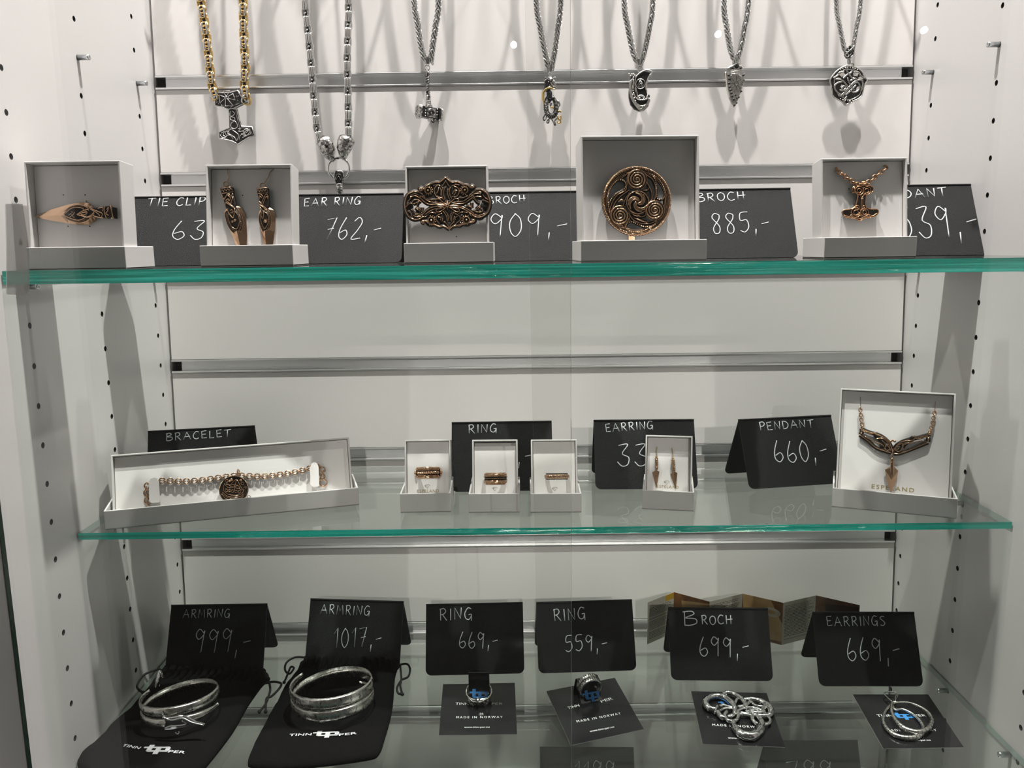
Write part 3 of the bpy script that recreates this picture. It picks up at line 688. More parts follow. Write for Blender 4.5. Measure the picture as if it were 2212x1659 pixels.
for tri in ([(640, 1200), (690, 1120), (745, 1205)], [(600, 1230), (650, 1090), (690, 1070), (740, 1090), (790, 1230)]): strokes(mb, [lift(t(tri), 3.0)], .3, 0)
a = t([(700, 1290)])[0]
mb.lathe([(3.4, 0), (4.0, -.5), (4.1, -2), (3.5, -2.4), (4.0, -3), (3.9, -4.2), (3.2, -4.8), (3.3, -14), (3.6, -22), (2.4, -30), (.5, -36)][::-1], 14, 0, T(a[0], a[1], 0) @ Rm(-90, 'X') @ T(0, 0, 0))
sub(root, 'drop', mb, [ANTIQ, OXID])

# --- war hammer
root, M = necklace('fine silver chain with a long-handled square war hammer pendant',
    [(917, 128), (908.6, 93.6), (902.4, 52), (894.5, -2)], [(931.5, 126), (935.7, 93.6), (942, 52), (947.5, -2)], lambda mb, p: wheat(mb, p, 4.9, 4.1, .66))
t = LT(M, 880, 120, 10.37)
mb = MB(); b = t([(400, 90), (450, 20), (520, 70), (490, 205), (425, 215)]); mb.prism(b, -1.6, 1.6, 0, None, .5); mb.torus(2.6, .55, T(*(t([(442, 275)])[0])), 0); sub(root, 'bail', mb, [SILVER])
mb = MB(); a0, a1 = t([(445, 335)])[0], t([(475, 1120)])[0]; d = (a1 - a0); L = d.length; Q = T(*a0) @ Vector((0, 0, 1)).rotation_difference(d).to_matrix().to_4x4()
pr = [(1.6, 0), (2.5, .6), (2.3, 2.6), (2.6, 3.4), (1.9, 4.2)]
for i in range(15): z = 5 + i * (L - 17) / 15; pr += [(1.55, z), (2.05, z + .9), (1.5, z + 1.6)]
pr += [(2.0, L - 10), (2.6, L - 9), (2.4, L - 6.5), (1.9, L - 5.5), (2.6, L - 4.5), (2.9, L - 1), (3.2, L)]
mb.lathe(pr, 12, 0, Q); helix_tube(mb, [a0 + d * f for f in (.12, .3, .5, .65, .8)], 1.95, .42, 5.0, 2, 1)
sub(root, 'handle', mb, [ANTIQ, OXID])
mb = MB(); hc = t([(490, 1290)])[0]; H = T(hc[0], hc[1], 0) @ Rm(-5, 'Z') @ Rm(30, 'Y')
mb.box((-9, -5.4, -5.4), (9, 5.4, 5.4), 1, H)
for s in (-1, 1):
    mb.prism([(-6.6, -4.2), (-4.2, -6.6), (4.2, -6.6), (6.6, -4.2), (6.6, 4.2), (4.2, 6.6), (-4.2, 6.6), (-6.6, 4.2)], 0, 4.2, 0, H @ T(s * 9.2, 0, 0) @ Rm(90 * s, 'Y'), .8)
    mb.box((s * 9.6 - 1, -5.4, 6.1), (s * 9.6 + 1, 5.4, 6.75), 1, H)
    for j in range(4): mb.ball((s * 6.6, -4.2 + j * 2.8, 5.2), .85, 0, H)
    for j in range(12): q = H @ Vector((s * 13.5, rn.uniform(-4, 4), rn.uniform(-4, 4))); mb.ball(tuple(q), .35, 1, None, 5, 3)
for r, m in ((3.8, 0), (2.5, 0), (1.4, 1)): mb.torus(r, .45, H @ T(0, 0, 5.6), m, 20, 6)
mb.box((-4.6, -4.6, 5.3), (4.6, 4.6, 5.6), 0, H); mb.torus(2.5, .5, H @ T(0, 0, 5.9), 1, 20, 6)
mb.prism([(-3.5, 0), (-2, -2.8), (2, -2.8), (4.5, 0)], -4, 4, 0, H @ T(3, -5, 0), .6); mb.torus(1.6, .5, H @ T(3.4, -7.6, 3.2), 1, 14, 6)
mb.prism([(-3.4, 0), (-2.4, 3), (2.4, 3), (3.4, 0)], -3.4, 3.4, 0, H @ T(-1, 5.2, 0), .6)
sub(root, 'hammer_head', mb, [ANTIQ, OXID])

# --- dragon
root, M = necklace('fine silver chain with a coiled dragon pendant trimmed in gold',
    [(1184, 144), (1175.8, 104), (1167.5, 62.4), (1158.5, -2)], [(1193, 140), (1199.7, 104), (1205, 62.4), (1211.5, -2)], lambda mb, p: wheat(mb, p, 4.6, 3.9, .62))
t = LT(M, 1160, 130, 11.06)
mb = MB(); mb.prism(t([(315, 110), (410, 100), (380, 180), (350, 290), (300, 290)]), -1.4, 1.4, 0, None, .4); mb.prism(t([(235, 170), (300, 160), (290, 280), (245, 285)]), -1.6, .8, 0, None, .4)
mb.torus(1.9, .5, T(*(t([(320, 335)])[0])) @ Rm(40, 'Y'), 0); sub(root, 'bail', mb, [SILVER])
mb = MB()
mb.tube(lift(cr(t([(250, 450), (240, 560), (235, 660), (290, 780), (290, 880), (230, 980), (215, 1120), (240, 1260), (330, 1340), (420, 1300), (460, 1180), (450, 1040), (400, 930), (330, 930), (280, 1020)]), 5), 0), [2.9, 2.7, 2.6, 3.1, 3.0, 2.7, 2.7, 2.8, 2.8, 2.9, 2.9, 2.6, 2.2, 1.9, 1.4], 8, False, 1)
for i, (p, tt) in enumerate(resample(cr(t([(240, 980), (215, 1120), (240, 1260), (330, 1340), (420, 1300), (460, 1180), (450, 1040)]), 5), 1.5)):
    s = tt.cross(ZN); mb.tube([p + s * 2.5 + ZN * 1.6, p + ZN * 2.9, p - s * 2.5 + ZN * 1.6], .3, 5, False, 0)
mb.tube(t([(300, 400), (330, 480), (370, 560), (430, 660), (440, 700)]), [2.0, 2.8, 3.0, 2.2, .6], 8, False, 0)          # head and snout
mb.tube(lift(t([(300, 500), (360, 470), (420, 420), (465, 430)]), 2), [.9, 1.0, .8, .3], 6, False, 0); mb.tube(lift(t([(390, 480), (420, 560), (440, 590)]), 2.4), [.5, .7, .2], 6, False, 0)
for px in ((200, 430), (210, 480), (280, 420), (265, 480), (190, 500), (270, 530), (240, 950), (300, 930), (370, 900), (250, 1000), (400, 640)): mb.ball(tuple(lift(t([px]), 1.8)[0]), 1.0, 0, None, 8, 5)
mb.tube(lift(cr(t([(390, 850), (440, 940), (520, 1010), (545, 1080), (520, 1130)]), 5), 1), [.5, .9, 1.1, .9, .3], 6, False, 0)
mb.tube(lift(cr(t([(380, 880), (450, 990), (480, 1080), (500, 1180), (520, 1260)]), 5), 1.6), .7, 6, False, 0)
mb.tube(lift(cr(t([(170, 1070), (185, 1230), (190, 1300), (150, 1390), (170, 1440), (215, 1400), (230, 1320)]), 5), .6), .85, 6, False, 0)
mb.tube(lift(cr(t([(230, 1350), (320, 1390), (260, 1430), (230, 1490), (270, 1500), (290, 1440)]), 5), 1.0), .8, 6, False, 0)
mb.tube(lift(cr(t([(330, 1390), (370, 1450), (420, 1550), (440, 1540), (420, 1460), (480, 1400)]), 5), .6), .8, 6, False, 0)
mb.tube(lift(cr(t([(300, 1090), (350, 1010), (320, 1120)]), 5), 2.4), .7, 6, False, 0)
sub(root, 'dragon', mb, [ANTIQ, OXID])
mb = MB()
for k, r in (([(430, 705), (360, 690), (290, 665), (200, 720), (150, 800), (145, 930), (165, 1050)], [.6, .9, 1.2, 1.4, 1.4, 1.3, .7]), ([(330, 1120), (400, 1155)], 1.0), ([(500, 1215), (555, 1230), (570, 1260)], 1.0), ([(490, 1340), (500, 1400), (550, 1440), (560, 1500), (500, 1500), (495, 1470)], 1.0), ([(565, 1330), (570, 1400), (545, 1450)], .9)):
    mb.tube(lift(cr(t(k), 5), 2.0), r, 7, False, 0)
sub(root, 'gold_trim', mb, [GOLD], 'gold coloured trim')

# --- longship
root, M = necklace('fine silver chain with a curved longship pendant and dark sail',
    [(1375, 132), (1367, 110), (1356.7, 59.7), (1348.5, -2)], [(1386.5, 129), (1392.5, 110), (1403, 59.7), (1410.5, -2)], lambda mb, p: wheat(mb, p, 4.6, 3.9, .62))
t = LT(M, 1340, 120, 12.77)
mb = MB(); mb.prism(t([(435, 110), (520, 80), (640, 120), (580, 290), (490, 290)]), -1.5, 1.5, 0, None, .5); mb.tube(lift(t([(545, 110), (530, 290)]), 1.4), .3, 5, False, 0); mb.torus(3.0, .5, T(*(t([(545, 385)])[0])), 0, 22); sub(root, 'bail', mb, [SILVER])
mb = MB(); sail = t([(420, 590), (520, 500), (640, 440), (860, 480), (790, 580), (740, 700), (700, 900), (740, 1080), (700, 1180), (500, 1200), (430, 1020), (400, 800)])
mb.prism(sail, -1.8, 1.4, 1, None, .4)
mb.tube(lift(cr(t([(415, 600), (520, 500), (640, 430), (760, 410), (865, 470), (780, 590), (735, 720), (700, 900), (730, 1000)]), 5), 1.4), .75, 6, False, 0)
mb.tube(lift(cr(t([(430, 590), (395, 700), (395, 850), (430, 940), (480, 1180)]), 5), 1.6), .55, 6, False, 0)
em = t([(550, 790)])[0]; mb.torus(4.9, .42, T(em[0], em[1], 1.6), 0, 26, 6)
for k in ([(465, 830), (545, 670), (640, 830)], [(500, 800), (550, 700), (600, 790)], [(480, 870), (610, 870), (560, 760)]): mb.tube(lift(t(k), 1.7), .28, 5, True, 0)
sub(root, 'sail', mb, [SILVERW, OXID])
mb = MB(); hull = t([(300, 560), (330, 540), (400, 600), (380, 800), (400, 980), (480, 1170), (700, 1200), (760, 1080), (805, 1090), (820, 1250), (760, 1420), (650, 1520), (520, 1540), (380, 1480), (280, 1360), (235, 1180), (230, 1050), (250, 800)])
mb.prism(hull, -2.6, 2.2, 1, None, 1.0)
for k in range(5):
    f = k * 42
    mb.tube(lift(cr(t([(335 - f * .55, 640 + f * .5), (290 - f * .28, 800), (300 - f * .3, 1000), (350 - f * .25, 1180 + f * .3), (450 - f * .1, 1330 + f * .55), (580, 1400 + f * .75), (720 + f * .15, 1330 + f * .3), (775 + f * .2, 1180)]), 5), 2.3), .48, 6, False, 0)
mb.tube(lift(cr(t([(345, 600), (345, 760), (335, 930)]), 4), 2.6), [.8, .6, .9], 6, False, 0); mb.tube(lift(cr(t([(350, 1030), (400, 1150), (470, 1220), (600, 1240), (720, 1210), (735, 1110)]), 4), 2.6), .7, 6, False, 0)
for px in ((230, 520), (270, 570), (310, 530), (350, 520), (385, 560), (350, 690), (335, 930), (335, 985), (330, 1090), (370, 1190), (410, 1260), (520, 1190), (570, 1230), (630, 1200), (690, 1210), (570, 1400), (650, 1400), (560, 1480)): mb.ball(tuple(lift(t([px]), 2.6)[0]), .85, 0, None, 8, 5)
mb.tube(lift(cr(t([(490, 1180), (520, 1130), (600, 1130), (660, 1190)]), 4), 2.0), 1.4, 7, False, 0)
sub(root, 'hull', mb, [SILVERW, OXID])

# --- arrowhead
root, M = necklace('fine silver chain with a chipped arrowhead pendant marked with a compass',
    [(1585.5, 128), (1577.5, 104), (1570, 59.7), (1563.5, -2)], [(1593, 127), (1600, 104), (1608.8, 59.7), (1617.5, -2)], lambda mb, p: wheat(mb, p, 4.6, 3.9, .62))
t = LT(M, 1550, 120, 13.275)
mb = MB(); mb.torus(3.4, .5, T(*(t([(505, 200)])[0])) @ Rm(20, 'Y'), 0, 22, 6, .9, 1.2); sub(root, 'jump_ring', mb, [SILVER])
mb = MB(); P = t([(270, 360), (330, 320), (440, 260), (540, 245), (680, 290), (735, 370), (690, 420), (625, 420), (625, 560), (680, 590), (770, 500), (790, 600), (760, 760), (700, 960), (640, 1160), (560, 1380), (470, 1500), (400, 1400), (320, 1210), (260, 960), (230, 760), (205, 490), (245, 460), (330, 560), (385, 560), (370, 440), (290, 400)])
mb.prism(P, -1.8, 1.5, 0, None, .9)
ln = [[(525, 590), (525, 760)], [(525, 850), (520, 1010)], [(570, 815), (730, 835)], [(485, 800), (340, 790)], [(560, 850), (650, 960)], [(490, 850), (380, 960)], [(560, 770), (640, 680)], [(490, 770), (390, 660)],
      [(470, 1060), (480, 1000), (570, 1000), (575, 1060)], [(590, 590), (570, 640)], [(640, 620), (620, 690)], [(690, 650), (640, 720)], [(350, 700), (440, 640)], [(370, 740), (450, 700)], [(690, 780), (740, 790)], [(690, 870), (740, 880)], [(600, 980), (650, 920)], [(630, 1020), (690, 940)]]
strokes(mb, [lift(t(k), 1.5) for k in ln], .26, 1, .5)
mb.torus(2.1, .3, T(*(lift(t([(530, 815)]), 1.5)[0])), 1, 18, 5)
for a, b in (((255, 660), (380, 720)), ((255, 830), (370, 800)), ((280, 940), (390, 900)), ((300, 1040), (420, 980)), ((340, 1140), (430, 1060)), ((370, 1230), (450, 1150)), ((420, 1330), (480, 1240)), ((470, 1180), (530, 1130)), ((530, 1270), (565, 1210)), ((590, 1240), (620, 1180)), ((520, 1400), (560, 1350)), ((650, 1080), (690, 1010)), ((730, 740), (765, 720)), ((450, 1480), (500, 1400)), ((250, 560), (350, 600)), ((680, 610), (770, 560)), ((330, 350), (470, 390)), ((590, 390), (690, 360))):
    mb.tube(lift(cr(t([a, ((a[0] + b[0]) / 2, (a[1] + b[1]) / 2 - 14), b]), 3), 1.3), [.3, .9, 1.3, .9, .3], 6, False, 1, None, (0, 0, 1), .45)
for y in (435, 480, 530): mb.tube(lift(t([(380, y), (500, y + 8), (625, y + 5)]), 1.8), .55, 6, False, 0)
h0 = lift(t([(537, 305)]), 1.55)[0]; mb.ball(tuple(h0), 2.6, 1, None, 12, 5, (1, 1.1, .15))
sub(root, 'arrowhead', mb, [SILVERW, OXID])

# --- round knotwork medallion
root, M = necklace('fine silver chain with a round openwork beast medallion',
    [(1824, 108), (1814.7, 59.7), (1806.5, -2)], [(1843, 105), (1850.5, 59.7), (1860, -2)], lambda mb, p: wheat(mb, p, 3.8, 3.1, .5))
t = LT(M, 1780, 90, 11.06)
mb = MB()
strokes(mb, [lift(t(k), .8) for k in ([(560, 190), (640, 280), (560, 370), (500, 320), (590, 230), (660, 160), (610, 110), (560, 160)], [(520, 240), (620, 370), (700, 300), (640, 210)], [(590, 400), (610, 480), (600, 540)])], .75, 0, .9)
mb.prism(t([(500, 200), (610, 110), (710, 180), (720, 290), (640, 400), (540, 400), (490, 330)]), -1.6, .4, 1, None, .3); mb.prism(t([(555, 380), (640, 380), (635, 520), (600, 540), (570, 520)]), -1.2, .8, 0, None, .3)
sub(root, 'bail', mb, [ANTIQ, OXID])
mb = MB(); ctr = t([(590, 1010)])[0]; oct_ = t([(500, 590), (680, 590), (870, 680), (1000, 880), (1030, 920), (960, 1060), (930, 1200), (880, 1320), (700, 1430), (520, 1530), (430, 1440), (230, 1320), (190, 1180), (165, 1030), (140, 930), (200, 820), (330, 680)])
mb.prism(oct_, -1.6, -.2, 1, None, .2)
mb.tube(cr(oct_, 3, True), .75, 6, True, 0)
mb.tube(cr(t([(440, 690), (600, 660), (760, 690), (880, 800), (930, 960), (880, 1180), (820, 1290), (600, 1390), (380, 1290), (280, 1180), (240, 1000), (290, 800)]), 4, True), .42, 6, True, 0)
for a0, a1 in ((240, 300), (60, 120)):
    for i in range(8):
        a = math.radians(a0 + (a1 - a0) * i / 7); mb.ball(tuple(lift(t([(590 + 400 * math.cos(a), 1020 + 400 * math.sin(a))]), .5)[0]), .75, 0, None, 8, 5)
Z = [[(640, 500), (700, 540), (700, 620), (640, 740), (560, 780), (450, 880)], [(540, 560), (540, 700), (620, 820), (700, 900)], [(280, 900), (430, 930), (540, 1050), (640, 1180), (700, 1210), (800, 1180), (850, 1080), (800, 980), (700, 1000), (600, 1120), (480, 1250), (440, 1310)],
     [(330, 1280), (400, 1290), (500, 1190), (600, 1080), (720, 960), (800, 920), (900, 940), (920, 1040), (880, 1180)], [(430, 960), (330, 980), (250, 1060), (280, 1180), (400, 1270), (480, 1240)], [(370, 1160), (440, 1170), (520, 1110), (470, 1060), (420, 1120), (500, 1180)], [(560, 860), (580, 950), (640, 1060), (720, 1160)],
     [(540, 1310), (480, 1400), (500, 1500), (590, 1480), (610, 1400)], [(500, 1280), (600, 1200), (680, 1120), (760, 1040)], [(220, 870), (330, 800), (360, 740), (480, 720)], [(970, 880), (850, 800), (830, 740), (700, 720)], [(620, 940), (740, 880), (800, 940)]]
strokes(mb, [lift(t(k), .5) for k in Z], .85, 0, .55)
strokes(mb, [lift(t(k), .95) for k in Z], .22, 1, .5)
for px, r in (((370, 770), 1.0), ((480, 780), 1.0), ((740, 780), 1.0), ((850, 770), 1.0)): mb.torus(r * .7, .22, T(*lift(t([px]), .5)[0]), 0, 12, 5)
for k in ([(250, 900), (330, 850), (420, 880), (330, 920)], [(940, 890), (870, 830), (800, 870), (860, 920)], [(680, 860), (660, 920), (700, 900), (720, 840)], [(380, 1080), (420, 1020), (480, 1090), (420, 1120)], [(780, 1090), (830, 1060), (820, 1180), (740, 1200)], [(340, 780), (460, 730), (520, 800), (420, 850)], [(690, 740), (830, 740), (800, 830), (700, 820)]):
    mb.prism(t(k), -.3, .5, 0, None, .25)
sub(root, 'medallion', mb, [SILVERW, OXID])
for o, l in hooks: tag(o, 'steel rod above the picture carrying the ' + ' '.join(l.split()[:6]), 'hook', HOOKS)
# ------------------------------------------------------------------ jewels in the gift boxes
def lying(name, label, cat, key, px, group=None, h=0.0):
    """thing whose root stands on the insert of box KEY below photo pixel px; returns root, frame of the insert plane"""
    Mi = BX[key][2]; p = loc2(Mi, *px); M = Mi @ T(p[0], p[1], 0)
    return thing(name, label, cat, M, group), M
def subz(root, name, mb, mats, z, label=None): return mb.build(name, mats, root, T(0, 0, z), label=label)
def mark(key, mb, name, mat_): return mb.build(name, mat_, BX[key][1])
def pinholes(key, pxs):
    for p in pxs: q = loc2(BX[key][2], *p, .0); mb = MB(); mb.lathe([(.01, .02), (.55, .03), (.5, .06), (.01, .07)], 10, 0, T(q[0], q[1], 0)); mark(key, mb, 'pin_hole', DARK)
pinholes('tie', [(137, 421), (184, 421), (147, 489), (194, 489)]); pinholes('knife', [(524, 422)]); pinholes('oval', [(986, 511)]); pinholes('copper', [(1834, 408)])

# --- tie clip shaped like a seax blade
root, M = lying('tie_clip', 'bronze dagger-shaped tie clip lying across the leftmost white box', 'tie clip', 'tie', (170, 468))
t = LT(M, 70, 420, 11.06)
up_, lo_ = t([(65, 530), (300, 440), (500, 365), (700, 305), (900, 250), (1050, 220), (1180, 205), (1300, 205), (1380, 222), (1440, 270), (1490, 330)]), t([(65, 530), (200, 575), (500, 635), (700, 668), (900, 700), (1100, 725), (1280, 735), (1400, 720), (1470, 680), (1540, 640), (1570, 580)])
rg = t([(65, 530), (250, 527), (450, 525), (600, 523), (760, 520), (900, 515), (1050, 510), (1200, 500), (1350, 480), (1450, 460), (1530, 450)])
mb = MB(); n = len(rg); vs = [p + ZN * 2.2 for p in up_] + [p + ZN * (2.4 + 2.3 * min(1, i / 3)) for i, p in enumerate(rg)] + [p + ZN * 2.2 for p in lo_] + [p + ZN * .8 for p in up_] + [p + ZN * .8 for p in lo_]
fs = []
for i in range(n - 1): fs += [(n + i, n + i + 1, i + 1, i), (2 * n + i, 2 * n + i + 1, n + i + 1, n + i), (i, i + 1, 3 * n + i + 1, 3 * n + i), (4 * n + i, 4 * n + i + 1, 2 * n + i + 1, 2 * n + i), (3 * n + i, 3 * n + i + 1, 4 * n + i + 1, 4 * n + i)]
mb.add(vs, fs, 0); sub(root, 'blade', mb, [BRONZEB])
mb = MB(); al = t(cr_px([(735, 510), (820, 420), (960, 310), (1130, 268), (1300, 290), (1420, 370), (1480, 450), (1450, 560), (1340, 650), (1180, 690), (1000, 650), (850, 590)]))
vs = [p + ZN * 3.2 for p in al]; c = sum(al, Vector()) / len(al) + ZN * 5.2
m_ = len(al); ins = [c.lerp(p + ZN * 4.6, .72) for p in al]
mb.add(vs + ins + [c], [(i, (i + 1) % m_, m_ + (i + 1) % m_, m_ + i) for i in range(m_)] + [(m_ + i, m_ + (i + 1) % m_, 2 * m_) for i in range(m_)], 1)
mb.tube([p + ZN * .35 for p in vs], .45, 6, True, 0); mb.tube([p + ZN * .2 for p in ins], .28, 6, True, 0)
rn = random.Random(5)
for i in range(0, m_):
    a, b = vs[i].lerp(ins[i], .3), vs[(i + 1) % m_].lerp(ins[(i + 1) % m_], .7); mb.tube([a + ZN * .15, b + ZN * .15], .16, 4, False, 0)
for k in ([(950, 520), (1010, 480), (1050, 540), (1090, 570)], [(980, 560), (1060, 500), (1100, 440)], [(1000, 430), (1080, 450)]): strokes(mb, [lift(t(k), 5.1)], .25, 0)
sub(root, 'engraved_panel', mb, [BRONZEB, BRONZED])
mb = MB(); hd = t([(1400, 360), (1480, 330), (1600, 335), (1770, 310), (1940, 285), (1985, 580), (1850, 590), (1600, 565), (1500, 545), (1380, 560), (1200, 500)])
mb.prism(hd, 1.2, 5.2, 1, None, 1.0)
for k in ([(1150, 500), (1280, 420), (1400, 380), (1440, 400)], [(1150, 500), (1300, 540), (1420, 560), (1540, 500), (1560, 450)], [(1200, 495), (1300, 450), (1400, 440), (1330, 510), (1250, 500)], [(1420, 290), (1520, 370), (1640, 420), (1750, 470), (1740, 550)], [(1470, 370), (1600, 440), (1680, 500), (1690, 540)], [(1380, 560), (1480, 520), (1560, 440)], [(1440, 560), (1520, 510)], [(1650, 360), (1720, 330), (1780, 350), (1760, 420)], [(1810, 315), (1800, 420), (1850, 590)], [(1540, 520), (1640, 560), (1780, 580)], [(1860, 380), (1900, 330), (1880, 420), (1840, 470), (1910, 520)]):
    strokes(mb, [lift(t(k), 5.3)], .4, 0)
mb.tube(lift(t([(1930, 285), (1935, 430), (1975, 585)]), 3.6), 1.3, 8, False, 0); mb.prism(t([(1960, 310), (2040, 330), (2050, 590), (1985, 585)]), 1.0, 4.0, 1, None, .5)
sub(root, 'handle', mb, [BRONZEB, BRONZED])
mb = MB(); q = t([(760, 140), (1290, 140), (1300, 700), (760, 700)]); mb.prism([(a[0], a[1]) for a in q], .02, .9, 0, None, .1); mb.build('card_tab', PAD, BX['tie'][1], BX['tie'][2].inverted() @ M)

# --- dagger earrings
def dagger(label, ox, blade, ridge, alm, handle, cap, ring, wire, braid):
    root, M = lying('earring', label, 'earring', 'knife', (470 + handle[0][0] / 9.213, 360 + 900 / 9.213), 'pair of dagger earrings')
    t = LT(M, 470, 360, 9.213)
    L, R, C = t(blade[0]), t(blade[1]), t(ridge); n = len(L); mb = MB()
    vs = [p + ZN * 1.6 for p in L] + [p + ZN * (4.2 if i < n - 1 else 2) for i, p in enumerate(C)] + [p + ZN * 1.6 for p in R] + [p + ZN * .5 for p in L] + [p + ZN * .5 for p in R]; fs = []
    for i in range(n - 1): fs += [(i, i + 1, n + i + 1, n + i), (n + i, n + i + 1, 2 * n + i + 1, 2 * n + i), (3 * n + i, 3 * n + i + 1, i + 1, i), (2 * n + i, 2 * n + i + 1, 4 * n + i + 1, 4 * n + i), (4 * n + i, 4 * n + i + 1, 3 * n + i + 1, 3 * n + i)]
    mb.add(vs, fs, 0); sub(root, 'blade', mb, [BRONZEB])
    mb = MB(); al = t(cr_px(alm)); m_ = len(al); c = sum(al, Vector()) / m_ + ZN * 4.9; v0 = [p + ZN * 2.9 for p in al]; v1 = [c.lerp(p + ZN * 4.4, .65) for p in al]
    mb.add(v0 + v1 + [c], [(i, (i + 1) % m_, m_ + (i + 1) % m_, m_ + i) for i in range(m_)] + [(m_ + i, m_ + (i + 1) % m_, 2 * m_) for i in range(m_)], 1)
    mb.tube([p + ZN * .2 for p in v0], .32, 5, True, 0); mb.tube([p + ZN * .15 for p in v1], .25, 5, True, 0)
    for i in range(m_): mb.tube([v0[i].lerp(v1[i], .3) + ZN * .2, v0[(i + 1) % m_].lerp(v1[(i + 1) % m_], .7) + ZN * .2], .14, 4, False, 0)
    for k in range(4): mb.torus(.7, .16, T(*(c + Vector((rn.uniform(-1.6, 1.6), rn.uniform(-3, 0), .1)))), 0, 10, 4)
    sub(root, 'engraved_panel', mb, [BRONZE, BRONZED])
    mb = MB(); mb.prism(t(handle), .8, 4.8, 1, None, 1.0)
    for k in braid: strokes(mb, [lift(t(k), 5.0)], .34, 0)
    a, b, c2, d = cap; mb.prism(t([a, b, c2, d]), .5, 5.4, 1, None, .5); mb.tube(lift(t([a, b]), 4.6), .6, 6, False, 0); mb.tube(lift(t([d, c2]), 4.6), .6, 6, False, 0)
    zz = []
    for i in range(9): f = i / 8; p = (a[0] + (b[0] - a[0]) * f, a[1] + (b[1] - a[1]) * f); q = (d[0] + (c2[0] - d[0]) * f, d[1] + (c2[1] - d[1]) * f); w = .25 if i % 2 else .75; zz.append((p[0] + (q[0] - p[0]) * w, p[1] + (q[1] - p[1]) * w))
    mb.tube(lift(t(zz), 5.4), .25, 5, False, 0); sub(root, 'handle', mb, [BRONZE, BRONZED])
    mb = MB(); rp = t([ring])[0]; mb.torus(2.0, .5, T(rp[0], rp[1], 2.6), 0, 18, 6); sub(root, 'loop', mb, [BRONZE])
    mb = MB(); w = t(wire); mb.tube(cr([p + ZN * (2.6 - 2.5 * i / (len(w) - 1)) for i, p in enumerate(w)], 6), .35, 6, False, 0); sub(root, 'ear_wire', mb, [BRONZE])
dagger('bronze dagger-blade earring tilted to one side, left of the pair', 470, ([(200, 830), (150, 900), (165, 1020), (240, 1230), (330, 1430), (390, 1600), (500, 1760)], [(400, 780), (480, 820), (550, 930), (585, 1080), (600, 1380), (590, 1600), (500, 1760)]),
       [(300, 820), (320, 900), (360, 1050), (400, 1230), (440, 1400), (480, 1600), (500, 1760)], [(200, 900), (180, 1000), (230, 1170), (310, 1300), (430, 1360), (500, 1270), (530, 1120), (500, 980), (440, 880), (380, 830)],
       [(95, 460), (335, 430), (350, 560), (400, 780), (390, 880), (350, 1040), (240, 900), (200, 840), (130, 600)], ((90, 465), (325, 430), (345, 520), (120, 560)), (190, 362), [(215, 325), (240, 230), (215, 150), (205, 60), (200, 10)],
       ([(130, 600), (180, 680), (240, 560), (300, 610)], [(175, 650), (200, 640), (240, 590), (290, 640)], [(200, 700), (250, 670), (280, 700), (340, 560)], [(190, 790), (230, 690), (270, 660)], [(215, 740), (300, 800), (380, 860)], [(300, 770), (350, 620)], [(240, 720), (320, 800), (390, 850)], [(240, 860), (260, 940), (350, 1040), (380, 860)], [(290, 900), (330, 880), (330, 960)]))
dagger('bronze dagger-blade earring hanging straight, right of the pair', 560, ([(880, 840), (835, 920), (830, 1060), (865, 1250), (920, 1500), (960, 1620), (1020, 1760)], [(1050, 820), (1120, 870), (1155, 950), (1165, 1080), (1150, 1300), (1110, 1560), (1020, 1760)]),
       [(960, 840), (965, 920), (965, 1060), (970, 1250), (980, 1450), (1000, 1620), (1020, 1760)], [(880, 920), (850, 1050), (880, 1200), (965, 1360), (1060, 1220), (1085, 1080), (1070, 960), (1020, 880), (950, 860)],
       [(815, 470), (1035, 450), (1045, 600), (1055, 810), (1000, 890), (940, 1060), (890, 880), (850, 700)], ((815, 465), (1030, 450), (1035, 540), (825, 560)), (918, 392), [(945, 350), (1000, 260), (1030, 195), (1055, 110), (1125, 45)],
       ([(860, 650), (890, 575), (945, 620)], [(870, 680), (885, 620), (920, 650)], [(910, 760), (1000, 570), (1045, 640)], [(940, 780), (1000, 620), (1040, 670)], [(860, 770), (930, 820), (1000, 890), (1020, 870)], [(880, 740), (960, 820), (1010, 870)], [(880, 830), (930, 900), (900, 970), (940, 1060), (960, 900)], [(860, 700), (930, 790)]))

# --- pierced oval brooch, wider than its box
root, M = lying('brooch', 'pierced oval bronze brooch with interlaced beasts across a white box', 'brooch', 'oval', (966, 444))
Mb = M @ T(0, 0, 7.0); t = LT(Mb, 870, 370, 11.344)
OUT = [[(500, 1110), (420, 1160), (280, 1180), (150, 1110), (80, 1000), (50, 860), (60, 720), (120, 580), (250, 505), (390, 510), (490, 570)], [(1690, 545), (1790, 465), (1920, 450), (2050, 530), (2125, 680), (2140, 800), (2110, 940), (2040, 1050), (1900, 1120), (1760, 1110), (1690, 1040)],
       [(500, 440), (440, 485), (405, 430), (450, 395), (520, 430), (580, 360), (660, 320), (800, 270), (900, 272), (980, 215), (1050, 150)], [(1050, 150), (1120, 215), (1200, 272), (1330, 262), (1440, 310), (1480, 345), (1560, 330), (1640, 390), (1700, 420), (1745, 380), (1690, 345), (1660, 385)],
       [(530, 1260), (480, 1250), (500, 1210), (560, 1215), (680, 1285), (790, 1305), (900, 1355), (1000, 1335), (1080, 1380), (1145, 1420)], [(1145, 1420), (1220, 1350), (1300, 1335), (1420, 1305), (1500, 1285), (1640, 1250), (1740, 1235), (1765, 1190), (1700, 1185), (1690, 1225)]]
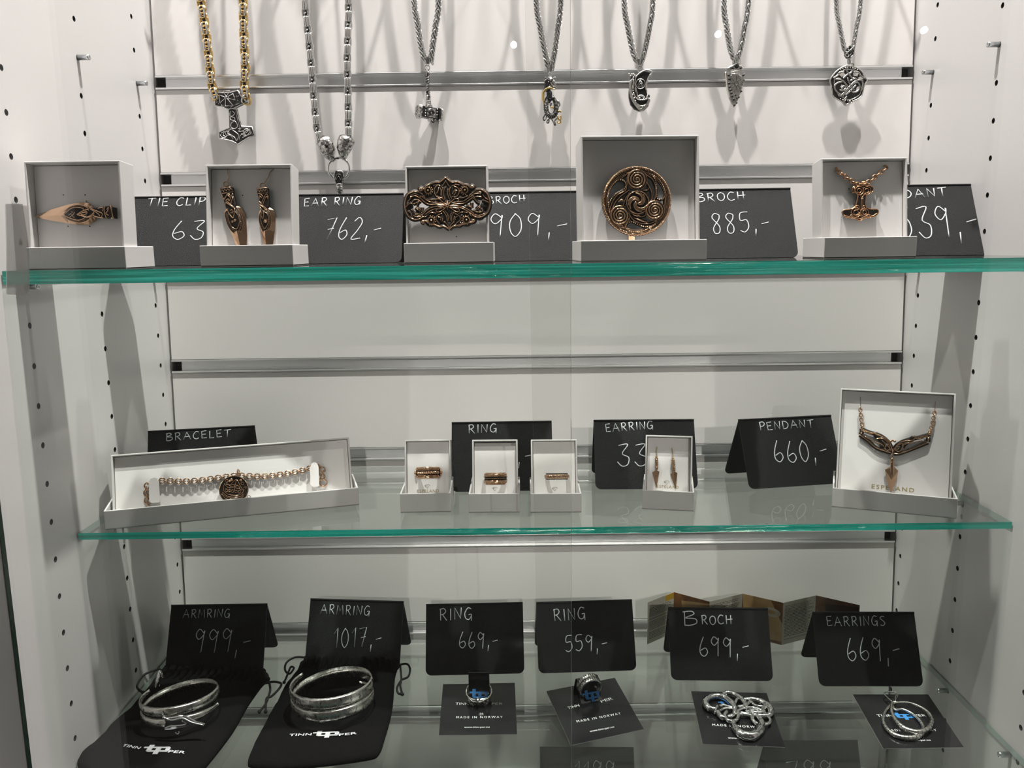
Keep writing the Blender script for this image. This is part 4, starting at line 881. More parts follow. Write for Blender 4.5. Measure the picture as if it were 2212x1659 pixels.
INN = [[(430, 650), (520, 740), (650, 810), (840, 800), (1000, 800)], [(470, 620), (560, 690), (680, 750), (850, 760)], [(410, 670), (440, 610), (520, 620), (540, 660)], [(1730, 620), (1640, 700), (1500, 780), (1350, 795), (1180, 815)], [(1690, 600), (1600, 660), (1480, 730), (1330, 760)],
       [(1620, 640), (1650, 580), (1720, 590), (1750, 630)], [(500, 1040), (620, 930), (780, 870), (1000, 855)], [(540, 1070), (660, 980), (800, 920), (960, 890)], [(480, 1050), (500, 1110), (570, 1110), (600, 1060)], [(1710, 1010), (1560, 910), (1400, 855), (1200, 860)], [(1680, 1040), (1540, 950), (1390, 890), (1230, 890)], [(1640, 1040), (1680, 1090), (1740, 1060), (1720, 1000)],
       [(1040, 380), (1000, 520), (1030, 680), (1080, 790)], [(980, 400), (950, 520), (970, 650), (1000, 700)], [(1110, 430), (1100, 560), (1150, 690)], [(1160, 400), (1140, 540), (1200, 670)], [(870, 330), (780, 420), (790, 560), (870, 640), (960, 650)], [(900, 390), (940, 480), (930, 590)], [(830, 540), (870, 470), (880, 400)], [(760, 350), (850, 330), (920, 355)],
       [(1210, 350), (1300, 320), (1390, 340)], [(1250, 360), (1370, 430), (1370, 560), (1290, 630), (1210, 620)], [(1210, 560), (1270, 480), (1330, 470)], [(1250, 590), (1300, 520), (1280, 440)], [(940, 390), (1010, 300), (1050, 240), (1110, 330), (1180, 410)],
       [(990, 980), (1070, 1100), (1090, 1230)], [(1030, 960), (1110, 1080), (1110, 1210)], [(1220, 1000), (1160, 1110), (1180, 1220)], [(1260, 1000), (1200, 1110), (1200, 1240)], [(960, 1030), (840, 1090), (820, 1190), (900, 1290)], [(870, 1110), (940, 1150), (920, 1200)], [(930, 1110), (980, 1160), (960, 1230)], [(1270, 1030), (1390, 1100), (1400, 1200), (1310, 1280)], [(1340, 1100), (1280, 1150), (1300, 1200)], [(1270, 1100), (1250, 1180), (1270, 1230)],
       [(1010, 1240), (1090, 1300), (1145, 1400)], [(1260, 1240), (1190, 1300), (1150, 1380)], [(800, 1310), (930, 1350), (1010, 1310)], [(1270, 1300), (1380, 1340), (1450, 1290), (1400, 1240)],
       [(1060, 800), (960, 740), (900, 680), (820, 690), (820, 750), (900, 770), (1050, 820)], [(1120, 790), (1200, 740), (1280, 670), (1370, 690), (1350, 740), (1260, 760), (1180, 760)], [(1030, 880), (940, 910), (840, 930), (820, 980), (880, 1000), (980, 950), (1050, 890)], [(1160, 870), (1280, 910), (1380, 930), (1380, 980), (1300, 985), (1220, 930), (1130, 870)],
       [(840, 830), (1000, 825), (1090, 840), (1200, 840), (1340, 835)], [(1090, 720), (1085, 840), (1095, 940)],
       [(220, 760), (320, 690), (460, 750)], [(70, 885), (150, 800), (230, 785), (240, 820)], [(210, 930), (330, 1045), (480, 1010)], [(310, 890), (430, 980)], [(340, 880), (460, 960)], [(260, 800), (340, 770), (390, 740), (340, 840)], [(190, 590), (290, 550), (410, 590)], [(200, 630), (300, 600), (400, 640)], [(140, 730), (180, 680), (190, 620)], [(130, 970), (220, 1050), (200, 1140)], [(260, 1090), (360, 1120), (460, 1090)], [(300, 1060), (400, 1080), (480, 1050)], [(480, 880), (480, 960), (520, 1000)],
       [(1720, 670), (1820, 610), (1930, 640)], [(1760, 670), (1830, 760), (1890, 780)], [(1940, 710), (2040, 730), (2120, 780)], [(1720, 950), (1840, 1000), (1960, 980), (1920, 910)], [(1800, 930), (1880, 840)], [(1840, 940), (1900, 870)], [(1740, 520), (1850, 500), (1920, 520)], [(1720, 560), (1850, 540), (1910, 560)], [(1970, 570), (2020, 650), (2090, 690)], [(1980, 1030), (2000, 1090)], [(1760, 1060), (1860, 1080), (1960, 1060)], [(1690, 760), (1690, 860), (1700, 900)], [(1550, 850), (1640, 860), (1700, 900)],
       [(590, 680), (720, 700), (820, 680)], [(1370, 640), (1480, 650), (1590, 600)], [(640, 1030), (720, 1010), (820, 1030)], [(1370, 1030), (1460, 1000), (1590, 1010)]]
mb = MB()
for k in OUT + INN: mb.tube(lift(cr(t(k), 4), -1.1), 2.0 if k in OUT else 1.75, 8, False, 0, None, (0, 0, 1), .6)
for px, rr in (((620, 470), 8), ((1520, 460), 8), ((700, 1200), 8), ((1560, 1190), 8), ((880, 470), 7.5), ((1280, 470), 7.5), ((920, 1160), 7.5), ((1300, 1160), 7.5), ((280, 590), 7), ((1900, 560), 7), ((300, 1090), 7), ((1880, 1060), 7), ((140, 860), 6), ((2020, 860), 6)):
    p = t([px])[0]; mb.lathe([(.1, -1.6), (rr * .7, -1.6), (rr * .72, -.4), (.1, -.3)], 16, 0, T(p[0], p[1], 0))
p = t([(1090, 840)])[0]
for ex, ey in ((330, 90), (90, 420)): q = t(arc(1090, 840 + (20 if ey > 200 else 0), ex, 0, 360, 20, ey)[:-1]); mb.prism(q, -1.7, -.5, 0) if ex > 200 else None
subz(root, 'backing', mb, [BRONZED], 7.0, 'dark patinated backing')
mb = MB(); strokes(mb, [lift(t(k), .1) for k in OUT], .5, 0, .9); strokes(mb, [lift(t(k), .05) for k in INN], .33, 0, .9)
for px in ((620, 470), (1520, 460), (700, 1200), (1560, 1190)):
    p = t([px])[0]; mb.torus(2.6, .5, T(p[0], p[1], .1), 0, 18, 6); mb.ball((p[0], p[1], .2), 1.0, 0)
    beads(mb, lift(t(arc(px[0], px[1], 110, -100 if px[0] < 1090 else 80, 110 if px[0] < 1090 else 290, 12)), -.1), 1.9, .55, 0)
mb.ball(tuple(lift(t([(1092, 842)]), .4)[0]), 2.0, 0, None, 12, 6)
for k in range(8): a = k * math.pi / 4; mb.tube(lift(t([(1092 + 30 * math.cos(a), 842 + 30 * math.sin(a)), (1092 + 90 * math.cos(a), 842 + 90 * math.sin(a))]), .2), .4, 6, False, 0)
for px in ((440, 440), (1700, 385), (495, 1240), (1725, 1215)): mb.ball(tuple(lift(t([px]), .3)[0]), 1.6, 0)
subz(root, 'filigree', mb, [BRONZE], 7.0)
mb = MB(); q = t([(1080, 800)])[0]; mb.box((q[0] - 9, q[1] - 1.2, -7.0), (q[0] + 9, q[1] + 1.2, -1.4)); subz(root, 'pin_clasp', mb, [BRONZED], 7.0)

# --- round spiral brooch
root, M = lying('brooch', 'large round bronze brooch with four raised spirals and beaded drops', 'brooch', 'round', (1375, 434))
Mb = M @ T(0, 0, 4.5); t = LT(Mb, 1300, 350, 9.217); px1 = (t([(795, 775)])[0] - t([(695, 775)])[0]).length / 100
C0 = (695, 775)
mb = MB()
for R, r in ((655, 36), (600, 34)): mb.tube(lift(t(arc(*C0, R, 0, 360, 72)[:-1]), -1.2), r * px1 * 1.2, 8, True, 0, None, (0, 0, 1), .5)
DISC = [(700, 350, 200), (358, 1068, 198), (1055, 962, 192), (712, 805, 226)]
for x, y, r in DISC: p = t([(x, y)])[0]; mb.lathe([(.1, -2), (r * px1, -2), (r * px1, -.2), (r * px1 * .8, .4), (.1, .6)], 36, 0, T(p[0], p[1], 0))
CON = [[(510, 380), (470, 560), (330, 640), (230, 760), (160, 950), (180, 1080)], [(540, 560), (380, 680), (260, 820), (200, 960)], [(890, 400), (980, 560), (1000, 720), (960, 820)], [(860, 250), (1000, 330), (1070, 480), (1080, 660), (1030, 780)], [(520, 1000), (560, 1060), (640, 1160), (800, 1220), (960, 1220), (1080, 1170)], [(600, 1020), (700, 1080), (850, 1070), (880, 980)], [(540, 1130), (480, 1220), (440, 1330)], [(640, 1110), (760, 1150), (900, 1200)],
       [(460, 270), (560, 200)], [(380, 330), (470, 260), (530, 190)], [(830, 190), (960, 230), (1080, 330)], [(1200, 760), (1260, 700), (1250, 860)], [(250, 1180), (350, 1290), (460, 1290), (500, 1230)], [(420, 880), (480, 720), (540, 640)], [(820, 560), (900, 560), (950, 500)]]
for k in CON: mb.tube(lift(cr(t(k), 5), -1.2), 38 * px1, 8, False, 0, None, (0, 0, 1), .5)
TEAR = [[(150, 1000), (140, 860), (190, 740), (280, 640), (420, 560), (480, 470), (440, 380), (330, 360), (220, 450), (150, 560), (120, 700)], [(1010, 250), (1130, 340), (1220, 470), (1260, 640), (1200, 740), (1110, 730), (1085, 600), (1085, 450), (1050, 330)], [(1060, 1240), (960, 1280), (850, 1290), (720, 1240), (600, 1190), (500, 1230), (480, 1310), (560, 1375), (680, 1390), (820, 1370), (950, 1310)]]
for k in TEAR: mb.tube(lift(cr(t(k), 5, True), -1.0), 30 * px1, 8, True, 0, None, (0, 0, 1), .6)
subz(root, 'backing', mb, [BRONZED], 4.5, 'dark patinated backing')
mb = MB()
for x, y, r in DISC[:3]: strokes(mb, [lift(t(spiral(x, y, 4, r - 6, 3.6, 1.2, 70)), .5)], 17 * px1, 0, .9, 6, 1); mb.torus(r * px1, .3, T(*lift(t([(x, y)]), .0)[0]), 0, 40, 6)
x, y, r = DISC[3]; mb.torus(r * px1 * .97, .5, T(*lift(t([(x, y)]), .4)[0]), 0, 40, 6)
for k in range(3):
    a = k * 2.094 + .3
    for o, w in ((0, 15), (.45, 13), (.85, 12)): strokes(mb, [lift(t([(x + f * r * .86 * math.cos(a + o + 2.6 * (1 - f)), y + f * r * .86 * math.sin(a + o + 2.6 * (1 - f))) for f in (.12, .25, .4, .55, .7, .85, 1.0)]), .7)], w * px1, 0, .9)
helix_tube(mb, [p - ZN * .3 for p in t(arc(*C0, 668, 0, 360, 120))], 13 * px1, 15 * px1, 60 * px1 * 2, 2, 0)
for R in (632, 604, 578): mb.tube(lift(t(arc(*C0, R, 0, 360, 80)[:-1]), -.2), 7 * px1, 6, True, 0)
for k in TEAR: beads(mb, lift(cr(t(k), 5, True), .1), 40 * px1, 13.5 * px1, 0)
strokes(mb, [lift(cr(t(k), 2), -.1) for k in CON], 9 * px1, 0, .9)
for k in ([(330, 790), (400, 750), (420, 790)], [(640, 1060), (760, 1060)], [(690, 1130), (850, 1190)]): strokes(mb, [lift(t(k), .2)], 14 * px1, 0)
subz(root, 'filigree', mb, [BRONZE], 4.5)
mb = MB(); q = t([(600, 1490)])[0]; mb.box((q[0] - 2.5, q[1] - 4, -4.4), (q[0] + 2.5, q[1] + 6, -1.6), 0); subz(root, 'pin_clasp', mb, [BRONZE], 4.5)

# --- copper hammer pendant on a rolo chain
root, M = lying('necklace', 'coppery hammer pendant on a fine link chain inside the rightmost top box', 'necklace', 'copper', (1854, 445))
t = LT(M, 1790, 350, 11.85)
COPPER = mat('copper_bronze', (.56, .31, .17), .26, 1.0)
mb = MB(); rolo(mb, cr([p + ZN * (1.5 if i else .2) for i, p in enumerate(t([(215, 220), (260, 300), (340, 340), (440, 430), (560, 510), (680, 590), (800, 585)]))], 5), 2.9, 3.4, .55, 0)
sub(root, 'chain', mb, [COPPER]); mb = MB(); rolo(mb, cr([p + ZN * (1.5 if i < 5 else .2) for i, p in enumerate(t([(890, 580), (1020, 510), (1150, 400), (1280, 290), (1390, 220), (1440, 160)]))], 5), 2.9, 3.4, .55, 0); sub(root, 'chain', mb, [COPPER])
mb = MB(); P = t([(640, 795), (565, 805), (572, 690), (640, 642), (850, 625), (1040, 640), (1095, 690), (1088, 785), (1000, 795), (920, 840), (905, 980), (895, 1100), (935, 1185), (1020, 1222), (1190, 1232), (1232, 1290), (1190, 1370), (1090, 1420), (880, 1450), (800, 1490), (745, 1515), (690, 1480), (600, 1450), (430, 1430), (340, 1370), (318, 1290), (370, 1240), (500, 1230), (620, 1180), (670, 1090), (700, 950), (712, 850)])
mb.prism(P, .6, 3.4, 1, None, .6); mb.tube([p + ZN * 3.0 for p in cr(P, 2, True)], .55, 6, True, 0)
for k in ([(640, 790), (740, 830), (805, 925), (880, 840), (1000, 790)], [(800, 940), (790, 1100), (790, 1250), (740, 1370), (620, 1390)], [(830, 940), (830, 1200), (850, 1350), (960, 1390)], [(620, 650), (610, 780)], [(360, 1380), (480, 1420), (620, 1430), (750, 1470), (900, 1430), (1100, 1390), (1190, 1330)], [(520, 1310), (600, 1370), (700, 1380), (750, 1310)], [(830, 1290), (860, 1370), (940, 1360)], [(820, 790), (870, 790)]): strokes(mb, [lift(t(k), 3.5)], .38, 0)
for px, r in (((740, 755), 4.4), ((930, 755), 4.2), ((690, 1185), 2.0), ((868, 1190), 2.0), ((655, 1310), 5.0), ((870, 1310), 4.2), ((540, 1415), 1.6), ((995, 1405), 1.6), ((755, 1435), 3.4)):
    p = t([px])[0]; mb.torus(r * .8, .35, T(p[0], p[1], 3.5), 0, 18, 6); mb.torus(r * .4, .3, T(p[0], p[1], 3.5), 0, 12, 6) if r > 3 else mb.ball((p[0], p[1], 3.5), .5, 0)
sub(root, 'hammer_pendant', mb, [COPPER, BRONZED])
mb = MB(); mb.prism(t([(790, 620), (800, 520), (885, 520), (910, 620)]), .6, 3.6, 0, None, .5)
for x in (815, 845, 875): mb.tube(lift(t([(x, 520), (x, 590)]), 3.4), .5, 6, False, 0)
sub(root, 'bail', mb, [COPPER])

# --- charm bracelet
root, M = lying('bracelet', 'bronze link bracelet with a round longship charm in the long box', 'bracelet', 'bracelet', (505, 1030))
t = LT(M, 200, 890, 3.568)
mb = MB(); path = [(430, 712), (425, 690), (425, 650), (415, 590), (440, 550), (480, 535), (540, 530), (640, 533), (740, 533), (860, 523), (1000, 503), (1110, 490), (1200, 493), (1300, 496), (1400, 488), (1500, 473), (1600, 455), (1690, 430), (1750, 420), (1772, 450), (1768, 500)]
rolo(mb, lift(cr(t(path), 5), 1.1), 3.45, 4.6, .72, 0); sub(root, 'chain', mb, [BRONZE])
mb = MB(); p = t([(1776, 545)])[0]; mb.torus(3.4, .9, T(p[0], p[1], 2.0), 0, 22, 8); mb.torus(1.4, .4, T(*lift(t([(1770, 510)]), 2.4)[0]) @ Rm(60, 'X'), 0, 12, 6); sub(root, 'clasp', mb, [BRONZEB])
mb = MB(); p = t([(1124, 462)])[0]; mb.torus(2.2, .6, T(p[0], p[1], 3.4) @ Rm(70, 'Y'), 0, 16, 6); mb.torus(2.0, .5, T(p[0], p[1] - 3, 3.6), 0, 16, 6); sub(root, 'jump_ring', mb, [BRONZE])
tb = LT(M @ T(0, 0, 6.6), 440, 1000, 16.59); c = tb([(1080, 960)])[0]; R = (tb([(1610, 960)])[0] - c).length
mb = MB(); mb.lathe([(.1, -1.2), (R, -1.2), (R, .4), (R * .94, .5), (R * .9, .0), (.1, .05)], 40, 1, T(c[0], c[1], 0)); beads(mb, [c + Vector((R * .97 * math.cos(i * .105), R * .97 * math.sin(i * .105), .4)) for i in range(61)], 1.25, .5, 0)
for k in ([(720, 930), (740, 1010), (860, 1110), (1060, 1160), (1280, 1150), (1400, 1060), (1430, 940)], [(690, 980), (720, 1080), (860, 1190), (1080, 1230), (1300, 1210), (1430, 1110)], [(670, 1050), (730, 1160), (900, 1250), (1100, 1290), (1320, 1260), (1440, 1160)], [(650, 1120), (760, 1250), (950, 1320), (1150, 1340), (1330, 1310)], [(750, 730), (710, 850), (720, 930)], [(770, 780), (900, 890), (1080, 860), (1190, 800), (960, 770), (790, 760)], [(990, 740), (1180, 600), (1340, 860)], [(1180, 610), (1120, 800), (1090, 1000)], [(1220, 640), (1300, 800), (1400, 960)], [(900, 800), (1040, 860)], [(1120, 830), (1200, 920), (1290, 860), (1200, 800)], [(1430, 880), (1530, 860), (1500, 940)], [(790, 900), (860, 980), (960, 1020)], [(1240, 900), (1380, 980)], [(680, 1350), (900, 1380), (1200, 1390)]):
    strokes(mb, [lift(tb(k), .35)], .3, 0, .8)
for x in (830, 920, 1040, 1160, 1280): mb.torus(1.2, .28, T(*lift(tb([(x, 980 + (x - 830) * .13)]), .35)[0]), 0, 14, 5)
for px in ((830, 650), (1390, 730)): mb.torus(1.3, .3, T(*lift(tb([px]), .35)[0]), 0, 14, 5)
q = tb([(1615, 1215)])[0]; mb.torus(1.3, .32, T(q[0], q[1], -.4), 0, 14, 5)
for k in ((tb([(1000, 600)])[0], 1.6), (tb([(1330, 620)])[0], 1.4), (tb([(930, 650)])[0], 1.2)): mb.ball(tuple(k[0] + ZN * .6), k[1], 0)
mb.build('charm', [BRONZE, BRONZED], root, T(0, 0, 6.6))
for pts in ([(445, 690), (442, 540), (455, 515), (485, 505), (508, 515), (520, 540), (528, 690), (515, 698), (460, 700)], [(1676, 560), (1674, 430), (1685, 400), (1708, 390), (1730, 400), (1740, 430), (1745, 570), (1730, 577), (1690, 575)]):
    mb = MB(); mb.prism(t(pts), 6.3, 6.9, 0, None, .1); q = t([pts[0], pts[-3]]); mb.box((q[0][0] + 2.2, min(q[0][1], q[1][1]) - .8, .1), (q[1][0] - 1.2, min(q[0][1], q[1][1]) + .4, 6.8))
    mb.build('card_strap', PAD, BX['bracelet'][1], BX['bracelet'][2].inverted() @ M)

# --- three rings sitting in the slots of their inserts
def band(mb, R, y, r, a0=8, a1=172, m=0, ry=0.0): mb.tube([(R * math.cos(math.radians(a)), y, R * math.sin(math.radians(a)) + ry) for a in range(a0, a1 + 1, 6)], r, 8, False, m)
def slot(key, px, w, h):
    p = loc2(BX[key][2], *px); mb = MB(); mb.box((p[0] - w / 2, p[1] - h / 2, .02), (p[0] + w / 2, p[1] + h / 2, .12)); mb.build('slot', DARK, BX[key][1])
rg_grp = 'bronze rings in white boxes'
root, M = lying('ring', 'wide bright bronze ring with a rope between two bars, left white box', 'ring', 'ring1', (925.5, 1021), rg_grp)
slot('ring1', (925.5, 1021), 22, 9); mb = MB()
for y in (-4.4, 4.4): band(mb, 10.6, y, 1.15, 20, 160)
for y in (-2.6, 2.6): band(mb, 10.3, y, .6, 14, 166)
for s in (0, 1):
    for y in (-4.2, 4.2, 0): a = math.radians(26 if s else 154); mb.ball((11 * math.cos(a), y, 11 * math.sin(a)), 1.35 if y else 1.0, 0, None, 10, 6)
    mb.tube([(11.6 * (1 if s else -1), -3.6, .4), (12.2 * (1 if s else -1), 0, 2), (11.6 * (1 if s else -1), 3.6, .4)], [.7, 1.5, .7], 8)
mb.tube([(10.9 * math.cos(math.radians(a)), 4.4, 10.9 * math.sin(math.radians(a))) for a in range(70, 111, 5)], 1.4, 8)
sub(root, 'band', mb, [BRONZEB])
mb = MB(); mb.tube([(9.6 * math.cos(math.radians(a)), 0, 9.6 * math.sin(math.radians(a))) for a in range(6, 175, 6)], 1.15, 8, False, 1)
for y in (-2.3, 2.3, -3.6, 3.6): mb.tube([(9.4 * math.cos(math.radians(a)), y, 9.4 * math.sin(math.radians(a))) for a in range(6, 175, 6)], 1.1, 8, False, 1)
helix_tube(mb, [(10.6 * math.cos(math.radians(a)), 0, 10.6 * math.sin(math.radians(a))) for a in range(24, 157, 4)], .75, .85, 4.4, 2, 0)
sub(root, 'rope', mb, [BRONZEB, BRONZED])
root, M = lying('ring', 'dull bronze ring of stacked bars set in the thick foam insert', 'ring', 'ring2', (1070.6, 1033), rg_grp)
slot('ring2', (1070.6, 1033), 21, 8.5); mb = MB()
for y in (-3.6, 3.4): band(mb, 10.3, y, 1.25, 24, 156); band(mb, 10.1, y - 1.5, .4, 24, 156); band(mb, 10.1, y + 1.5, .4, 24, 156)
for s in (1, -1):
    for y in (-3.6, 3.4): mb.ball((9.2 * s, y, 5.2), 1.5, 0, None, 10, 6); mb.tube([(9.2 * s, y, 5), (10.6 * s, y * .4, 1.5)], [1.0, .7], 6)
    for y in (-3.6, 3.4): mb.torus(1.5, .4, T(6.6 * s, y, 8.0) @ Rm(90 - 38 * s, 'Y'), 0, 12, 5)
sub(root, 'band', mb, [BRONZE])
mb = MB(); mb.tube([(9.3 * math.cos(math.radians(a)), 0, 9.3 * math.sin(math.radians(a))) for a in range(10, 171, 6)], 1.1, 8, False, 1)
for y in (-2.0, 2.0, -4.2, 4.2): mb.tube([(9.2 * math.cos(math.radians(a)), y, 9.2 * math.sin(math.radians(a))) for a in range(10, 171, 6)], 1.1, 8, False, 1)
beads(mb, [(10.4 * math.cos(math.radians(a)), 0, 10.4 * math.sin(math.radians(a))) for a in range(40, 141, 3)], 1.1, .5, 0)
for i in range(30): a = math.radians(34 + 112 * i / 29); mb.ball((10.2 * math.cos(a), -5.6, 10.2 * math.sin(a)), .45, 0, None, 6, 4)
sub(root, 'bead_row', mb, [BRONZE, BRONZED])
root, M = lying('ring', 'thin twisted bronze ring in the right ring box', 'ring', 'ring3', (1203, 1029), rg_grp)
slot('ring3', (1203, 1029), 20.5, 6); mb = MB()
helix_tube(mb, [(9.9 * math.cos(math.radians(a)), 0, 9.9 * math.sin(math.radians(a))) for a in range(4, 177, 4)], 1.0, 1.15, 7.0, 4, 0, n=8)
sub(root, 'twisted_band', mb, [BRONZE])

# --- arrow earrings
for lab, wire, bar, bl, mid, tip in (('bronze arrow earring on a gold wire, left one of the small box pair', [(629, 335), (624, 380), (624, 425)], ((625, 425), (626, 530)), ((590, 555), (650, 548)), (620, 535), (624, 692)),
                                     ('bronze arrow earring on a gold wire, right one of the small box pair', [(756, 345), (762, 390), (765, 440)], ((765, 440), (774, 545)), ((745, 575), (803, 560)), (775, 545), (790, 702))):
    root, M = lying('earring', lab, 'earring', 'arrows', (1260 + bar[1][0] / 3.95, 880 + bar[1][1] / 3.95), 'pair of arrow earrings')
    t = LT(M, 1260, 880, 3.95)
    mb = MB(); w = t(wire); mb.tube(cr([w[0] + ZN * .1, w[1] + ZN * 1.2, w[2] + ZN * 2]), .35, 6); mb.torus(.9, .3, T(*(w[2] + ZN * 2)), 0, 12, 5); sub(root, 'ear_wire', mb, [GOLD], 'gold coloured wire')
    a, b = t(bar); d = b - a; L = d.length; Q = T(a[0], a[1], 2.2) @ Vector((0, 0, 1)).rotation_difference(d).to_matrix().to_4x4(); mb = MB()
    pr = [(.6, 0), (1.2, .6)]
    for i in range(5): z = 1.2 + i * (L - 2) / 5; pr += [(1.7, z), (1.9, z + .8), (1.35, z + 1.1), (1.35, z + 1.4)]
    pr += [(1.5, L), (.8, L + .6)]; mb.lathe(pr, 12, 0, Q); sub(root, 'barrel', mb, [BRONZE])
    mb = MB(); l, r = t(bl); c = t([mid])[0]; e = t([tip])[0]
    mb.add([l + ZN * .8, c + ZN * 2.8, r + ZN * .8, e + ZN * .8, c + ZN * .3, l.lerp(r, .5) + ZN * 2.9], [(0, 3, 5), (5, 3, 2), (0, 5, 1), (1, 5, 2), (0, 4, 3), (4, 2, 3), (0, 1, 4), (1, 2, 4)]); sub(root, 'arrow_blade', mb, [BRONZE])

# --- arrow necklace in the big box
root, M = lying('necklace', 'bronze winged necklace with a polished arrowhead drop in the large turned box', 'necklace', 'neck', (1926, 960))
Mb = M @ T(0, 0, 2.5); t = LT(Mb, 1740, 830, 4.608)
for w in ([(545, 235), (548, 290), (555, 360), (565, 425)], [(1288, 265), (1275, 330), (1262, 400), (1238, 480)]): mb = MB(); rolo(mb, [p - ZN * (1.2 if i == 0 else .4) for i, p in enumerate(t(w))], 2.2, 2.9, .5, 0); subz(root, 'chain', mb, [BRONZEB], 2.5)
for w in ([(547, 125), (546, 235)], [(1298, 170), (1288, 265)]): mb = MB(); mb.tube([p - ZN * 2.0 for p in t(w)], .18, 5); subz(root, 'thread', mb, [BRONZE], 2.5)
mb = MB(); SL = [[(545, 440), (640, 480), (740, 510), (820, 570), (858, 640), (866, 690)], [(1240, 500), (1130, 530), (1000, 560), (920, 600), (880, 650), (866, 690)], [(540, 505), (620, 560), (700, 630), (790, 665), (850, 680)], [(1220, 580), (1120, 620), (1020, 660), (930, 690), (880, 690)], [(560, 480), (545, 500)], [(1225, 530), (1220, 575)], [(560, 440), (560, 490)]]
for k in SL: mb.tube(lift(cr(t(k), 5), -.5), 2.0, 8, False, 1, None, (0, 0, 1), .5)
for k in ([(690, 500), (760, 560), (780, 610), (740, 620)], [(1080, 530), (990, 590), (960, 630)], [(800, 600), (820, 650)], [(930, 620), (910, 660)]): mb.tube(lift(cr(t(k), 5), -.5), 2.4, 8, False, 1, None, (0, 0, 1), .5)
strokes(mb, [lift(t(k), .35) for k in SL], .5, 0)
strokes(mb, [lift(t(k), .5) for k in ([(690, 490), (680, 480), (700, 500), (800, 540), (850, 600)], [(1085, 520), (1090, 535), (1060, 560), (960, 570), (900, 620)], [(700, 545), (770, 540), (820, 590), (845, 660)], [(930, 640), (890, 660), (930, 600), (1040, 580)], [(760, 560), (800, 600), (790, 640), (820, 660), (840, 640), (820, 620)], [(970, 600), (960, 640), (930, 670), (900, 660), (910, 640)], [(590, 520), (680, 570), (760, 600), (780, 620)], [(1180, 560), (1080, 580), (980, 600), (970, 640)], [(560, 460), (660, 500)], [(1220, 520), (1120, 545)])], .45, 0)
for px, r in (((848, 568), 1.3), ((888, 568), 1.3), ((868, 560), .9), ((565, 415), 1.4), ((1232, 485), 1.4), ((690, 488), .9), ((1085, 518), .9)): mb.ball(tuple(lift(t([px]), .4)[0]), r, 0)
beads(mb, lift(t([(560, 455), (670, 495)]), .5), 1.4, .45, 0); beads(mb, lift(t([(1110, 545), (1230, 520)]), .5), 1.4, .45, 0)
mb.build('winged_bar', [BRONZE, BRONZED], root, T(0, 0, 2.5))
mb = MB(); a = t([(863, 690)])[0]; mb.torus(1.5, .4, T(a[0], a[1] - 1.5, .6) @ Rm(70, 'Y'), 0, 14, 5); b = t([(862, 735)])[0]; d = t([(860, 880)])[0] - b
mb.lathe([(.3, -1), (1.5, 0), (1.9, 2), (1.3, 3.4), (2.2, 4), (2.2, 5.4), (1.6, 6.4), (1.9, 9), (1.2, 20), (.1, 26)], 10, 0, T(b[0], b[1], .9) @ Vector((0, 0, 1)).rotation_difference(d).to_matrix().to_4x4())
mb.build('socket', [BRONZE], root, T(0, 0, 2.5))
mb = MB(); P = t([(790, 850), (848, 815), (878, 815), (922, 862), (908, 950), (850, 1088), (810, 960)]); R_ = t([(858, 830), (856, 950)]); n = len(P)
mb.add([p + ZN * .2 for p in P] + [p - ZN * .8 for p in P] + [R_[0] + ZN * 2.4, R_[1] + ZN * 2.4], [(0, 7 + 7, 1)] + [(1, 14, 2), (2, 14, 3), (3, 14, 15), (3, 15, 4), (4, 15, 5), (5, 15, 6), (6, 15, 0), (0, 15, 14)] + [(i, (i + 1) % n, n + (i + 1) % n, n + i) for i in range(n)] + [tuple(range(n, 2 * n))], 0)
mb.build('arrowhead', [BRONZEB], root, T(0, 0, 2.5))

# --- gold print on the inserts
def print_word(key, text, a, b, cap, mt, name='lettering', extra=None, gap=1.25):
    Mi = BX[key][2]; A, B = loc2(Mi, *a), loc2(Mi, *b); mb = MB(); raw = MB(); text_mb(raw, text, 0, 0, cap, None, 0, 'LEFT', gap, .12, 1, .012)
    x0, x1 = min(v[0] for v in raw.v), max(v[0] for v in raw.v); d = B - A; k = d.length / (x1 - x0); ang = math.atan2(d[1], d[0])
    mb.add([(v[0] * k - x0 * k, v[1], v[2]) for v in raw.v], raw.f, 0, False, T(A[0], A[1], 0) @ Matrix.Rotation(ang, 4, 'Z'))
    mb.build(name, mt, BX[key][1])
def emblem(key, c, w):
    q = loc2(BX[key][2], *c); mb = MB(); s = w / 2
    strokes(mb, [[(q[0] - s, q[1] + s * .15, .1), (q[0] - s * .45, q[1] + s * .62, .1), (q[0] + s * .55, q[1] + s * .62, .1), (q[0] + s, q[1] + s * .2, .1)]], .22, 0, .3, 5, 1)
    strokes(mb, [[(q[0] - s, q[1] + s * .15, .1), (q[0], q[1] - s * .75, .1), (q[0] + s * .55, q[1] - s * .05, .1)], [(q[0] - s * .8, q[1] + s * .12, .1), (q[0] + s * .1, q[1] + s * .12, .1)]], .22, 0, .3, 5, 1)
    mb.build('emblem', GREYINK, BX[key][1])
print_word('neck', 'ESPELAND', (1740 + 657 / 4.608, 830 + 1035 / 4.608), (1740 + 1083 / 4.608, 830 + 1077 / 4.608), 3.9, GOLDINK)
print_word('arrows', 'ESPELAND', (1260 + 628 / 3.95, 880 + 685 / 3.95), (1260 + 815 / 3.95, 880 + 694 / 3.95), 2.7, GOLDINK)
print_word('ring1', 'ESPELAND', (880 + 122 / 5.82, 990 + 432 / 5.82), (880 + 398 / 5.82, 990 + 428 / 5.82), 3.0, GOLDINK)
